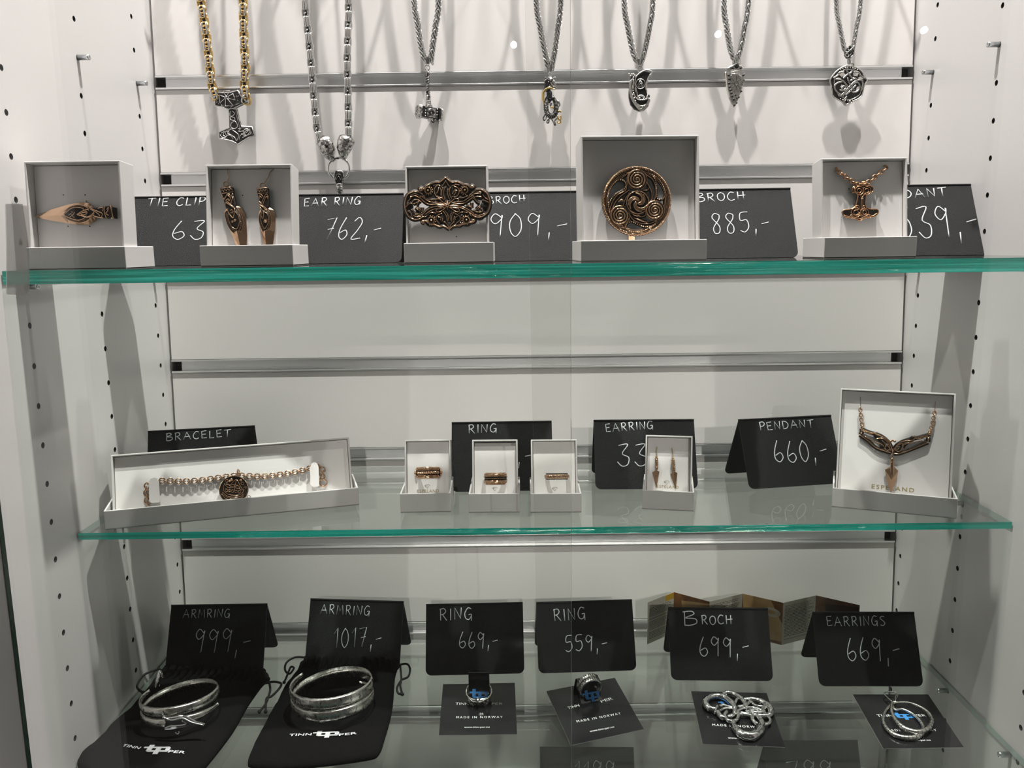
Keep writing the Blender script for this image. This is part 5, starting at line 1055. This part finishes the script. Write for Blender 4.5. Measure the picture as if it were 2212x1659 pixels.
for key, c in (('ring1', (880 + 250 / 5.82, 990 + 350 / 5.82)), ('ring2', (880 + 1102 / 5.82, 990 + 383 / 5.82)), ('ring3', (880 + 1854 / 5.82, 990 + 383 / 5.82)), ('arrows', (1260 + 712 / 3.95, 880 + 640 / 3.95))): emblem(key, c, 5.0)
# ------------------------------------------------------------------ lowest shelf: pouches, arm rings, cards
S3 = SH[3]
EMB = [[(0, .78), (.15, .78), (.15, 1.05), (.33, 1.05), (.33, .78), (.86, .78), (1.0, .66), (1.0, .22), (.86, .08), (.66, .08), (.66, -.25), (.48, -.25), (.48, .08), (.26, .08), (.15, .2), (.15, .60), (0, .60)]]
def emblem_tp(mb, M, m=0, h=.15):
    """the blocky two-letter sign, unit wide, as flat plates around its two square openings"""
    for a, b in (((0, .60), (.15, .78)), ((.15, .24), (.33, 1.05)), ((.33, .60), (.48, .78)), ((.48, -.25), (.66, .78)), ((.66, .60), (.84, .78)), ((.33, .08), (.48, .28)), ((.66, .08), (.84, .28)), ((.84, .24), (1, .64))):
        mb.box((a[0], a[1], 0), (b[0], b[1], 1), m, M @ Matrix.Diagonal((1, 1, h, 1)))
    for P in ([(.84, .78), (.84, .60), (1, .60), (1, .66), (.93, .78)], [(.84, .08), (.93, .08), (1, .2), (1, .28), (.84, .28)], [(.15, .28), (.15, .2), (.24, .08), (.33, .08), (.33, .28)]):
        mb.prism(P, 0, 1, m, M @ Matrix.Diagonal((1, 1, h, 1)))

def pouch(label, outline, ox, oy, s, neck, cords, logo):
    """outline in zoomed photo pixels, traced on the upper side of the flat velvet bag"""
    pts = [on_z(ox + a / s, oy + b / s, S3 + 5) for a, b in outline]; c = sum(pts, Vector()) / len(pts); c = Vector((c[0], c[1], S3)); M = T(*c)
    root = thing('velvet_pouch', label, 'pouch', M, 'black velvet pouches on the lowest shelf'); A = M.inverted()
    P = cr([A @ p for p in pts], 4, True); P = [Vector((p[0], p[1], 0)) for p in P]; n = len(P); mb = MB(); vs = []; rn = random.Random(label)
    R_ = [(1.0, 0.3), (1.0, 2.6), (.985, 4.6), (.95, 6.0), (.86, 7.0), (.7, 7.6), (.45, 7.8), (.2, 7.6)]
    ctr = sum(P, Vector()) / n
    for k, h in R_:
        for p in P:
            q = ctr.lerp(p, k); w = .45 * math.sin(q[0] * .21 + q[1] * .13) + .35 * math.sin(q[1] * .33 - q[0] * .1); vs.append((q[0], q[1], h + (w if h > 3 else 0)))
    vs.append((ctr[0], ctr[1], 7.6)); L = len(R_); fs = [tuple(reversed(range(n)))]
    for l in range(L - 1): fs += [(l * n + i, l * n + (i + 1) % n, (l + 1) * n + (i + 1) % n, (l + 1) * n + i) for i in range(n)]
    fs += [((L - 1) * n + i, (L - 1) * n + (i + 1) % n, L * n) for i in range(n)]
    if sum(P[i - 1][0] * P[i][1] - P[i][0] * P[i - 1][1] for i in range(n)) < 0: fs = [tuple(reversed(f)) for f in fs]
    mb.add(vs, fs, 0, True); mb.build('bag', VELVET, root)
    nl, nr = [A @ on_z(ox + a / s, oy + b / s, S3 + 9) for a, b in neck]; mb = MB(); d = nr - nl       # gathered mouth
    for i in range(15):
        f = i / 14; q = nl.lerp(nr, f); r = 2.7 + .7 * math.sin(i * 2.3); mb.tube([q + Vector((0, 3, -4)), q + Vector((0, 1, 1.0 + .8 * math.sin(i * 1.7))), q + Vector((0, -5, 0)), q + Vector((0, -16, -2))], [r * .8, r, r, .6 * r], 8)
    mb.build('gathered_mouth', VELVET, root)
    for pl, zz, r in cords:
        mb = MB(); q = [A @ on_z(ox + a / s, oy + b / s, S3 + zz) for a, b in pl]; mb.tube(cr(q, 6), r, 7); 
        for p in (q[-1],): mb.ball(tuple(p), r * 1.6, 0, None, 8, 5)
        mb.build('drawstring', CORD, root)
    mb = MB(); (l0, l1, e0, e1, r0, r1), caps = logo
    def word(txt, a, b, cap):
        p, q = on_z(*a, S3 + 8.0), on_z(*b, S3 + 8.0); raw = MB(); text_mb(raw, txt, 0, 0, cap, None, 0, 'LEFT', 1.05, .35, 1, .02); x0, x1 = min(v[0] for v in raw.v), max(v[0] for v in raw.v); k = (q - p).length / (x1 - x0)
        F = A @ face_frame(p, q - p, Vector((0, 0, 1)).cross(q - p)); mb.add([((v[0] - x0) * k, v[1], .5) for v in raw.v], raw.f, 0, False, F)
    word('TINN', l0, l1, caps[0]); word('PER', r0, r1, caps[0]); p, q = on_z(*e0, S3 + 8.0), on_z(*e1, S3 + 8.0); w = (q - p).length
    emblem_tp(mb, A @ face_frame(p, q - p, Vector((0, 0, 1)).cross(q - p)) @ Matrix.Diagonal((w, caps[1], 1, 1)), 0, .7); mb.build('embroidered_logo', THREAD, root)
    return root
def zp(ox, oy, s): return lambda a, b: (ox + a / s, oy + b / s)
z = zp(150, 1270, 4.265)
pouch('flat black velvet pouch lying in the left corner under a coiled arm ring', [(860, 740), (800, 800), (680, 960), (540, 1110), (400, 1230), (250, 1390), (110, 1510), (70, 1590), (120, 1645), (300, 1690), (700, 1725), (1080, 1720), (1200, 1665), (1300, 1560), (1500, 1300), (1640, 1060), (1760, 890), (1830, 810), (1780, 760), (1500, 745), (1100, 735)], 150, 1270, 4.265,
      ((890, 745), (1780, 775)), [([(840, 745), (780, 760), (690, 800), (630, 880), (630, 930), (680, 965)], 10, 1.15), ([(1780, 780), (1830, 850), (1850, 930), (1830, 1010), (1800, 1080), (1750, 1140)], 9, 1.15), ([(1800, 880), (1880, 865), (1950, 880), (1930, 930), (1860, 1000), (1815, 1020), (1808, 1140)], 9, 1.15), ([(1790, 775), (1820, 800), (1830, 840)], 11, 1.4)],
      ((z(480, 1462), z(640, 1490), z(655, 1520), z(905, 1520), z(905, 1520), z(1060, 1530)), (3.4, 10.0)))
z = zp(520, 1270, 4.265)
pouch('flat black velvet pouch with white embroidered name under the engraved arm ring', [(590, 650), (520, 740), (400, 900), (330, 1040), (250, 1180), (120, 1430), (65, 1570), (95, 1615), (300, 1640), (700, 1610), (1150, 1550), (1270, 1500), (1330, 1340), (1370, 1200), (1400, 1050), (1420, 800), (1440, 680), (1300, 640), (900, 630)], 520, 1270, 4.265,
      ((610, 650), (1420, 680)), [([(590, 640), (500, 640), (420, 690), (410, 760), (450, 790), (490, 740), (460, 730), (430, 800), (400, 870)], 9, 1.1), ([(1455, 710), (1530, 700), (1560, 750), (1540, 820), (1480, 850), (1440, 920), (1450, 970), (1480, 975)], 8, 1.1), ([(1470, 720), (1480, 830), (1470, 900), (1490, 980)], 8, 1.1)],
      ((z(445, 1370), z(650, 1362), z(655, 1378), z(900, 1368), z(905, 1368), z(1072, 1350)), (3.4, 8.5)))

# --- arm rings: flat bands wound in a coil
def coil(name, label, ctr, R, w, th, turns, a0, zs, tilt, eng, rsx=1.0):
    root = thing(name, label, 'arm ring', ctr, 'silver arm rings on velvet pouches'); mb = MB(); N = int(turns * 44); vs = []; fs = []
    for i in range(N + 1):
        f = i / N; a = math.radians(a0) + turns * 2 * math.pi * f; e = min(1, f * 9, (1 - f) * 9); ww = w * (.35 + .65 * e) / 2; zc = zs[0] + (zs[1] - zs[0]) * f; rr = R * (1 + .02 * math.sin(a * 2))
        for rad, dz in ((rr, -ww), (rr + th * .8, -ww * .6), (rr + th, 0), (rr + th * .8, ww * .6), (rr, ww), (rr - th * .3, 0)): vs.append((rad * rsx * math.cos(a), rad * math.sin(a), zc + dz))
    for i in range(N):
        for j in range(6): k = (j + 1) % 6; fs.append((i * 6 + j, (i + 1) * 6 + j, (i + 1) * 6 + k, i * 6 + k))
    fs += [tuple(reversed(range(6))), tuple(N * 6 + j for j in range(6))]
    mb.add(vs, fs, 0, True, tilt); mb.build('band', [SILVERW], root)
    mb = MB(); rn = random.Random(label)
    for i in range(eng):
        f = .12 + .76 * i / eng; a = math.radians(a0) + turns * 2 * math.pi * f; zc = zs[0] + (zs[1] - zs[0]) * f; r = R * (1 + .02 * math.sin(a * 2)) + th * .97
        P = [Vector(((r) * rsx * math.cos(a + x), r * math.sin(a + x), zc + y)) for x, y in [(rn.uniform(-.04, .04), rn.uniform(-.34, .34) * w) for _ in range(3)]]
        mb.tube([tilt @ p for p in P], .28, 4)
    mb.build('engraving', [OXID], root); return root
p = on_z(395, 1548, S3 + 9)
r1 = coil('arm_ring', 'coiled silver arm ring with a leaf-shaped end on the left velvet pouch', T(*p), 32.5, 9.0, 1.3, 1.55, 165, (24, 8), Rm(-4, 'X') @ Rm(-5, 'Y'), 22)
mb = MB(); z = zp(150, 1270, 4.265)
A = (T(*p)).inverted(); F = wall_frame((p[0], p[1] - 35, p[2])); t = local_tracer(T(*p), F, 150, 1270, 4.265)
LF_ = t([(850, 1165), (900, 1195), (1000, 1180), (1080, 1190), (1160, 1235), (1245, 1258), (1160, 1268), (1080, 1285), (1000, 1295), (920, 1310), (870, 1300), (885, 1240)])
FR = face_frame((0, 0, 0), (1, 0, 0), (0, 0, 1)); mb.prism([(q[0], q[2]) for q in cr(LF_, 2, True)], 33.5, 35.6, 0, FR, .7)
mb.tube([(q[0], -35.6, q[2]) for q in cr(t([(860, 1185), (940, 1215), (1040, 1195), (1130, 1235), (1240, 1262)]), 4)], .8, 6); mb.tube([(q[0], -35.6, q[2]) for q in cr(t([(880, 1290), (930, 1270), (1000, 1265), (1080, 1250), (1040, 1220)]), 4)], .6, 6)
mb.tube([(q[0], -34.5, q[2]) for q in cr(t([(975, 1335), (990, 1350), (1010, 1340), (1005, 1325)]), 4)], .7, 6)
mb.build('leaf_end', [SILVER, OXID], r1)
mb = MB(); q0 = t([(690, 1000)])[0]; mb.tube([(q0[0] - 1, -8, q0[2] - 6), (q0[0] + 1, -9, q0[2] + 1), (q0[0] + 4, -10, q0[2] + 9), (q0[0] + 6, -10, q0[2] + 4)], [2.0, 2.6, 2.0, 1.2], 8); mb.build('curled_end', [SILVER], r1)
p = on_z(722, 1530, S3 + 9)
coil('arm_ring', 'wide engraved silver arm ring coiled on the right velvet pouch', T(*p), 36.5, 11.0, 1.1, 1.75, 150, (27, 7), Rm(-3, 'X') @ Rm(-4, 'Y'), 34)

# --- black cards
def card(label, corners, z_back, lines, emb, grp='black jewellery cards with white print'):
    """corners: back left, back right, front right, front left in photo pixels; the back edge is propped up"""
    fl, fr = on_z(*corners[3], S3 + 1.0), on_z(*corners[2], S3 + 1.0); bl, br = on_z(*corners[0], S3 + z_back), on_z(*corners[1], S3 + z_back)
    x = ((fr - fl) + (br - bl)) / 2; y = ((bl - fl) + (br - fr)) / 2; c = (fl + fr) / 2; M = face_frame(c, x, y); A = M.inverted()
    root = thing('jewellery_card', label, 'card', M, grp); mb = MB(); q = [loc2(M, *cc) for cc in corners]; mb.prism([(p[0], p[1]) for p in q], -.5, 0, 0, None, 0, 1); mb.build('card', [CARD, PAPER], root)
    mb = MB(); a, b = A @ bl, A @ br; d = (b - a).normalized(); dn = A.to_3x3() @ Vector((0, 0, -1))
    for s0, s1 in ((0, .34), (.64, 1.0)):
        e0, e1 = q[0].lerp(q[1], s0) + Vector((0, -.3, -.5)), q[0].lerp(q[1], s1) + Vector((0, -.3, -.5)); k = z_back - 1.0
        mb.add([e0, e1, e1 + dn * k, e0 + dn * k, e0 + Vector((0, -.5, 0)), e1 + Vector((0, -.5, 0)), e1 + dn * k + Vector((0, -.5, 0)), e0 + dn * k + Vector((0, -.5, 0))], [(0, 1, 2, 3), (7, 6, 5, 4), (0, 4, 5, 1), (1, 5, 6, 2), (2, 6, 7, 3), (3, 7, 4, 0)])
    mb.build('folded_foot', PAPER, root, label='white folded foot')
    mb = MB()
    for txt, a, b, cap, bold, gp in lines:
        p, q2 = loc2(M, *a), loc2(M, *b); raw = MB(); text_mb(raw, txt, 0, 0, cap, None, 0, 'LEFT', gp, .12, 1, bold); x0, x1 = min(v[0] for v in raw.v), max(v[0] for v in raw.v); d = q2 - p; k = d.length / (x1 - x0)
        mb.add([((v[0] - x0) * k, v[1], .12) for v in raw.v], raw.f, 0, False, T(p[0], p[1], 0) @ Matrix.Rotation(math.atan2(d[1], d[0]), 4, 'Z'))
    mb.build('lettering', WINK, root)
    if emb:
        p, q2, h = loc2(M, *emb[0]), loc2(M, *emb[1]), emb[2]; d = q2 - p; mb = MB(); emblem_tp(mb, T(p[0], p[1], 0) @ Matrix.Rotation(math.atan2(d[1], d[0]), 4, 'Z') @ Matrix.Diagonal((d.length, h, 1, 1)), 0, .12); mb.build('blue_emblem', BLUE, root)
    return root, M
z = zp(900, 1270, 4.254)
c1, M1 = card('black card printed TINN PER holding a carved silver ring, below the RING 669 sign', ((957, 1478), (1112, 1475), (1117, 1586), (948, 1588)), 9,
    [('TINN', z(357, 1075), z(478, 1075), 3.4, 0, 1.0), ('PER', z(690, 1075), z(790, 1075), 3.4, 0, 1.0), ('MADE IN NORWAY', z(362, 1199), z(790, 1195), 2.9, 0, 1.35), ('www.tinn-per.no', z(437, 1287), z(672, 1286), 2.3, .0, 1.0)], None)
z = zp(900, 1270, 4.254)
c2, M2 = card('black glossy card turned askew with a rune ring, below the RING 559 sign', ((1180, 1493), (1328, 1464), (1391, 1575), (1233, 1610)), 12,
    [('TINN', z(1395, 1115), z(1500, 1088), 3.4, 0, 1.0), ('PER', z(1700, 1055), z(1808, 1024), 3.4, 0, 1.0), ('MADE IN NORWAY', z(1475, 1238), z(1880, 1162), 2.9, 0, 1.35), ('www.tinn-per.no', z(1595, 1326), z(1818, 1283), 2.3, .0, 1.0)], None)
z = zp(1380, 1250, 4.057)
c3, M3 = card('black card under a silver knotwork brooch, below the BROCH 699 sign', ((1493, 1493), (1656, 1497), (1696, 1614), (1518, 1607)), 9,
    [('MADE IN NORWAY', z(645, 1290), z(1085, 1312), 3.0, 0, 1.3), ('www.tinn-per.no', z(783, 1402), z(1032, 1414), 2.3, .0, 1.0)], (z(700, 1110), z(850, 1118), 6.5))
z = zp(1700, 1250, 4.0566)
c4, M4 = card('black card under two silver hoop earrings at the right end of the lowest shelf', ((1842, 1500), (2005, 1500), (2082, 1614), (1908, 1617)), 9,
    [('TINN', z(795, 1212), z(930, 1210), 3.4, 0, 1.0), ('PER', z(1125, 1210), z(1225, 1208), 3.4, 0, 1.0), ('MADE IN NORWAY', z(880, 1338), z(1315, 1336), 2.9, 0, 1.35), ('www.tinn-per.no', z(1028, 1424), z(1262, 1422), 2.3, .0, 1.0)], (z(945, 1226), z(1125, 1224), 7.5))
def tab(root, M, pxL, pxR, top, z0, lean, lab='tab'):
    """card tongue standing up from the card and carrying a ring; front emblem printed on it"""
    a, b = loc2(M, *pxL), loc2(M, *pxR); c = (a + b) / 2; F = T(c[0], c[1], 0) @ Matrix.Rotation(math.atan2((b - a)[1], (b - a)[0]), 4, 'Z') @ Rm(lean, 'X'); w = (b - a).length
    mb = MB(); mb.tube([(0, 0, 0)] * 2, .1) if False else None
    prof = cr([(0, -9.5, .2), (0, -5, 3.0), (0, -1, 8.5), (0, 2, top * .7), (0, 3.2, top), (0, 6.5, top * .97), (0, 8.5, top * .5), (0, 9.5, .2)], 5); n = len(prof)
    vs = [(-w / 2, p[1], p[2]) for p in prof] + [(w / 2, p[1], p[2]) for p in prof] + [(-w / 2, p[1] + .35, p[2] - .35) for p in prof] + [(w / 2, p[1] + .35, p[2] - .35) for p in prof]
    fs = [(i, n + i, n + i + 1, i + 1) for i in range(n - 1)] + [(2 * n + i + 1, 3 * n + i + 1, 3 * n + i, 2 * n + i) for i in range(n - 1)] + [(i, i + 1, 2 * n + i + 1, 2 * n + i) for i in range(n - 1)] + [(n + i + 1, n + i, 3 * n + i, 3 * n + i + 1) for i in range(n - 1)]
    mb.add(vs, fs, 0, False, F); mb.build(lab, CARD, root); return F, w
z = zp(900, 1270, 4.254)
F1, w1 = tab(c1, M1, z(480, 1010), z(668, 1010), 24, 0, 0)
mb = MB(); emblem_tp(mb, F1 @ face_frame((-8.6, -6.0, 3.2), (1, 0, 0), (0, .60, .80)) @ Matrix.Diagonal((17.0, 8.5, 1, 1)), 0, .15); mb.build('blue_emblem', BLUE, c1)
# carved ring around the tab
R1M = M1 @ F1 @ T(0, -.5, 6.5) @ Rm(18, 'X'); rr = thing('ring', 'carved silver ring with a curling flame front on the leftmost black card', 'ring', R1M, 'silver rings on black cards'); mb = MB(); vs = []; fs = []; N = 48; R = 11.6
for i in range(N):
    a = 2 * math.pi * i / N; fr_ = max(0, math.cos(a + math.pi / 2)); w = 1.5 + 5.4 * fr_ ** 1.6; zt = -.8 + 1.6 * fr_
    for rad, dz in ((R, -w), (R + 1.1, -w * .55), (R + 1.4, 0), (R + 1.1, w * .55), (R, w), (R - .5, 0)): vs.append((rad * math.cos(a), rad * math.sin(a), dz - zt))
for i in range(N):
    for j in range(6): k, i2 = (j + 1) % 6, (i + 1) % N; fs.append((i * 6 + j, i2 * 6 + j, i2 * 6 + k, i * 6 + k))
mb.add(vs, fs, 0, True); mb.build('band', [SILVERW], rr); mb = MB()
def onr(a, z, r=R + 1.5): a = math.radians(a); return Vector((r * math.cos(a), r * math.sin(a), z))
for k in ([(225, 4), (245, 2.5), (262, 3.6), (280, 3.2), (300, 4.5), (318, 4.2)], [(262, 3.6), (268, -1), (275, -4.5), (282, -3)], [(240, -1), (252, -4), (262, -5), (270, -3.5)], [(290, 2), (300, -1), (292, -4), (280, -5.5)], [(270, 4), (262, 7), (268, 9.5), (277, 8.5), (274, 6.4)], [(235, 1), (228, -2), (240, -4)], [(310, 1), (316, -1.6), (303, -4)]): mb.tube(cr([onr(*q) for q in k], 5), .75, 6)
mb.build('flame_relief', [SILVER], rr)
# rune ring on the askew card
z = zp(1190, 1450, 9.758)
F2, w2 = tab(c2, M2, z(560, 560), z(1000, 470), 17, 0, 0)
mb = MB(); emblem_tp(mb, F2 @ face_frame((8.5, -6.6, 7.2), (-1, 0, 0), (0, -.60, -.80)) @ Matrix.Diagonal((17.0, 8.0, 1, 1)), 0, .15) if False else emblem_tp(mb, F2 @ face_frame((-8.5, -8.6, 2.2), (1, 0, 0), (0, .55, .83)) @ Matrix.Diagonal((17.0, 8.5, 1, 1)), 0, .15); mb.build('blue_emblem', BLUE, c2)
RM = M2 @ F2 @ T(0, -1.0, 11.9) @ Rm(97, 'X'); rr = thing('ring', 'silver ring with two rows of runes on the askew black card', 'ring', RM, 'silver rings on black cards'); mb = MB()
mb.lathe([(9.6, -4.6), (11.0, -4.6), (11.3, -4.2), (11.3, -.5), (10.9, -.2), (10.9, .2), (11.3, .5), (11.3, 4.2), (11.0, 4.6), (9.6, 4.6), (9.5, 0), (9.6, -4.6)], 48, 0); mb.f = [f for f in mb.f if len(f) < 10]; mb.m, mb.sm = [0] * len(mb.f), [True] * len(mb.f); mb.build('band', [SILVERW], rr); mb = MB(); rn = random.Random(9)
for row in (-2.4, 2.4):
    for i in range(30):
        a = i * 12; P = [(a + rn.uniform(-4, 4), row + s * 1.6) for s in (-1, 0, 1)]; mb.tube([onr(q[0], q[1], 11.3) for q in P], .38, 5)
mb.tube([onr(a, 0, 11.0) for a in range(0, 360, 8)], .4, 5, True); mb.build('rune_engraving', [OXID], rr)

# knotwork brooch
MB3 = M3 @ T(0, 0, 2.6); q = loc2(M3, 1590, 1545); root = thing('brooch', 'open knotwork silver brooch with one big loop in front on a black card', 'brooch', M3 @ T(q[0], q[1], 0)); Mr = M3 @ T(q[0], q[1], 0); t = local_tracer(Mr, Mr @ T(0, 0, 3.0), 1480, 1480, 9.217); mb = MB()
for k, r in (([(600, 490), (520, 480), (450, 440), (405, 340), (480, 255), (620, 220), (780, 250), (900, 340), (970, 440), (985, 560), (930, 620), (850, 640)], [2.0, 2.3, 2.6, 2.6, 2.3, 2.2, 2.4, 2.5, 2.3, 1.8, 1.4, 1.0]), ([(960, 740), (985, 840), (1060, 940), (1200, 1010), (1340, 1015), (1470, 930), (1530, 800), (1490, 680), (1410, 610), (1340, 630), (1350, 710), (1440, 780)], [2.0, 2.6, 3.2, 3.5, 3.4, 3.0, 2.4, 2.0, 1.8, 1.6, 1.5, 1.3]),
             ([(1170, 290), (1300, 285), (1480, 320), (1640, 410), (1710, 500), (1690, 580), (1600, 620), (1450, 610), (1330, 570)], [1.4, 2.0, 2.3, 2.5, 2.5, 2.1, 1.9, 1.6, 1.1]), ([(820, 210), (780, 215), (765, 185), (830, 155), (950, 175), (1080, 250), (1170, 340), (1220, 440), (1200, 500)], [1.5, 1.4, 1.5, 1.7, 1.9, 2.0, 1.8, 1.5, 1.2]),
             ([(1000, 460), (990, 370), (1040, 285), (1130, 280), (1180, 350), (1170, 440)], 1.2), ([(1050, 445), (1190, 410), (1280, 350), (1260, 295), (1200, 295), (1190, 350)], 1.2), ([(830, 540), (790, 610), (840, 700), (930, 725), (1030, 690), (1065, 600), (1040, 520)], 1.35), ([(640, 420), (610, 500), (595, 560)], 1.0), ([(650, 540), (700, 620), (780, 660)], 1.9), ([(690, 430), (760, 410), (850, 440), (980, 460)], 1.3), ([(700, 520), (760, 480), (890, 470), (980, 480)], 1.0),
             ([(1040, 520), (1190, 465), (1380, 465), (1530, 520), (1620, 600), (1690, 690), (1670, 760), (1570, 800)], 1.2), ([(1200, 540), (1270, 520), (1400, 495), (1500, 540), (1600, 450), (1560, 420)], 1.0), ([(1320, 340), (1380, 400), (1450, 430)], .9), ([(1340, 380), (1440, 420), (1560, 450), (1430, 530)], .9), ([(1060, 585), (1200, 590), (1330, 620)], 1.3), ([(850, 630), (960, 590), (1050, 580)], 1.1), ([(1100, 560), (1250, 580), (1300, 540), (1450, 560), (1580, 520)], 1.4)):
    mb.tube(lift(cr(t(k), 6), .4), [q_ * 1.28 for q_ in r] if isinstance(r, list) else r * 1.3, 8, False, 0)
mb.build('knot', [SILVER], root)
mb = MB(); q = t([(1150, 560)])[0]; mb.box((q[0] - 8, q[1] - 1.2, .2), (q[0] + 8, q[1] + 1.2, 2.2)); mb.build('pin_clasp', [SILVERW], root)

# hoop earrings
for lab, hoop, hook, px, hz in (('silver scaled hoop earring lying on top of the other on the right card', [(925, 1085), (915, 1150), (960, 1250), (1040, 1315), (1140, 1342), (1230, 1315), (1272, 1250), (1240, 1175), (1150, 1115), (1050, 1085), (960, 1085)], [(950, 1085), (950, 1040), (965, 1020), (940, 1000), (880, 1000)], (1090, 1200), 4.6),
                                ('silver scaled hoop earring lying underneath on the right card', [(925, 1095), (870, 1150), (842, 1230), (875, 1315), (960, 1375), (1060, 1395), (1150, 1380), (1195, 1330), (1175, 1260), (1100, 1185), (1010, 1145), (950, 1150), (930, 1120)], [(918, 1085), (875, 1045), (850, 1015), (880, 1000), (930, 1003), (968, 1030), (945, 1075)], (1010, 1270), 2.2)):
    q = loc2(M4, 1700 + px[0] / 4.0566, 1250 + px[1] / 4.0566); Mr = M4 @ T(q[0], q[1], 0); root = thing('earring', lab, 'earring', Mr, 'pair of silver hoop earrings'); t = local_tracer(Mr, Mr @ T(0, 0, hz), 1700, 1250, 4.0566)
    path = cr(t(hoop), 6, True); n = len(path); ys = [p[1] for p in path]; lo, hi = min(ys), max(ys); R_ = [1.0 + 1.25 * ((hi - y) / (hi - lo)) ** 1.3 for y in ys]; mb = MB(); mb.tube(path, R_, 10, True, 0); mb.build('hoop', [SILVERW], root); mb = MB()
    for i in range(0, n, 2):
        if (hi - ys[i]) / (hi - lo) > .55: tt = (path[(i + 1) % n] - path[i - 1]).normalized(); sd = tt.cross(ZN); r = R_[i]; mb.tube([path[i] + sd * (r * math.cos(w)) * 1.0 + ZN * (r * math.sin(w)) for w in (.3, .9, 1.57, 2.2, 2.8)], .22, 4)
    mb.build('scale_engraving', [OXID], root); mb = MB(); mb.tube(cr(lift(t(hook), 1.0), 6), .55, 7); mb.torus(1.2, .4, T(*t([(940, 1085)])[0]), 0, 12, 5); mb.build('ear_wire', [SILVER], root)

# --- zigzag leaflet standing against the back
LP = [(117.6, -66), (150.9, -40), (184.5, -66), (225.5, -46), (262.6, -71), (304.3, -53), (341.6, -79)]; HL = 49.0
LM = T(229, -60, S3); root = thing('leaflet', 'zigzag folded leaflet with text and brown photographs behind the BROCH 699 sign', 'leaflet', LM)
CREAM = mat('cream_paper', (.50, .48, .40), .5); GREYT = mat('grey_print', (.10, .10, .095), .7); BROWN = mat('brown_photograph', (.13, .055, .02), .35, var=(60, (.22, .10, .035))); TAN = mat('tan_photograph', (.36, .22, .09), .35, var=(50, (.46, .30, .14))); DKB = mat('dark_leather_photograph', (.05, .022, .012), .4); OCHRE = mat('ochre_tab', (.50, .30, .03), .45)
rn = random.Random(11)
for i in range(6):
    a, b = Vector((*LP[i], S3)), Vector((*LP[i + 1], S3)); F = LM.inverted() @ face_frame(a, b - a, (0, 0, 1)); W = (b - a).length; mb = MB(); mb.box((0, .3, -.25), (W, HL, 0)); pn = mb.build('panel', CREAM if i % 2 == 0 else BROWN, root, F)
    mb = MB()
    if i % 2 == 0:
        y = HL - (9 if i == 0 else 5)
        while y > 5:
            x = 3.0; end = W - rn.uniform(3, 9)
            while x < end: w = rn.uniform(1.2, 4.2); mb.box((x, y, 0), (min(x + w, end), y + .62, .06)); x += w + .7
            y -= 1.75 if rn.random() > .12 else 3.4
        mb.build('print', GREYT, pn)
        if i == 0: mb = MB(); mb.box((W - 14, HL - 7, 0), (W, HL, .07)); mb.build('corner_tab', OCHRE, pn)
    else:
        mb.prism([(W * .3, HL * .2), (W * .22, HL * .85), (W, HL * .95), (W, HL * .15)] if i != 3 else [(0, HL), (W * .7, HL), (W, HL * .5), (W, 4), (W * .1, 3)], 0, .06, 0); mb.build('photograph', DKB if i == 5 else TAN, pn)
        mb = MB(); cx, cy = W * (.55 if i != 3 else .72), HL * (.5 if i != 3 else .72)
        for r in (5.5, 7.5, 9.5): mb.tube([(cx + r * math.cos(w * .1), cy + r * .5 * math.sin(w * .1), .1) for w in range(0, 63)], .45, 5, True, 0, None, (0, 0, 1), .3)
        for k in range(22): w = k * .286; mb.tube([(cx + 6 * math.cos(w), cy + 3 * math.sin(w), .1), (cx + 9 * math.cos(w), cy + 4.5 * math.sin(w), .1)], .3, 4, False, 0, None, (0, 0, 1), .3)
        mb.build('pictured_ring', CREAM, pn)
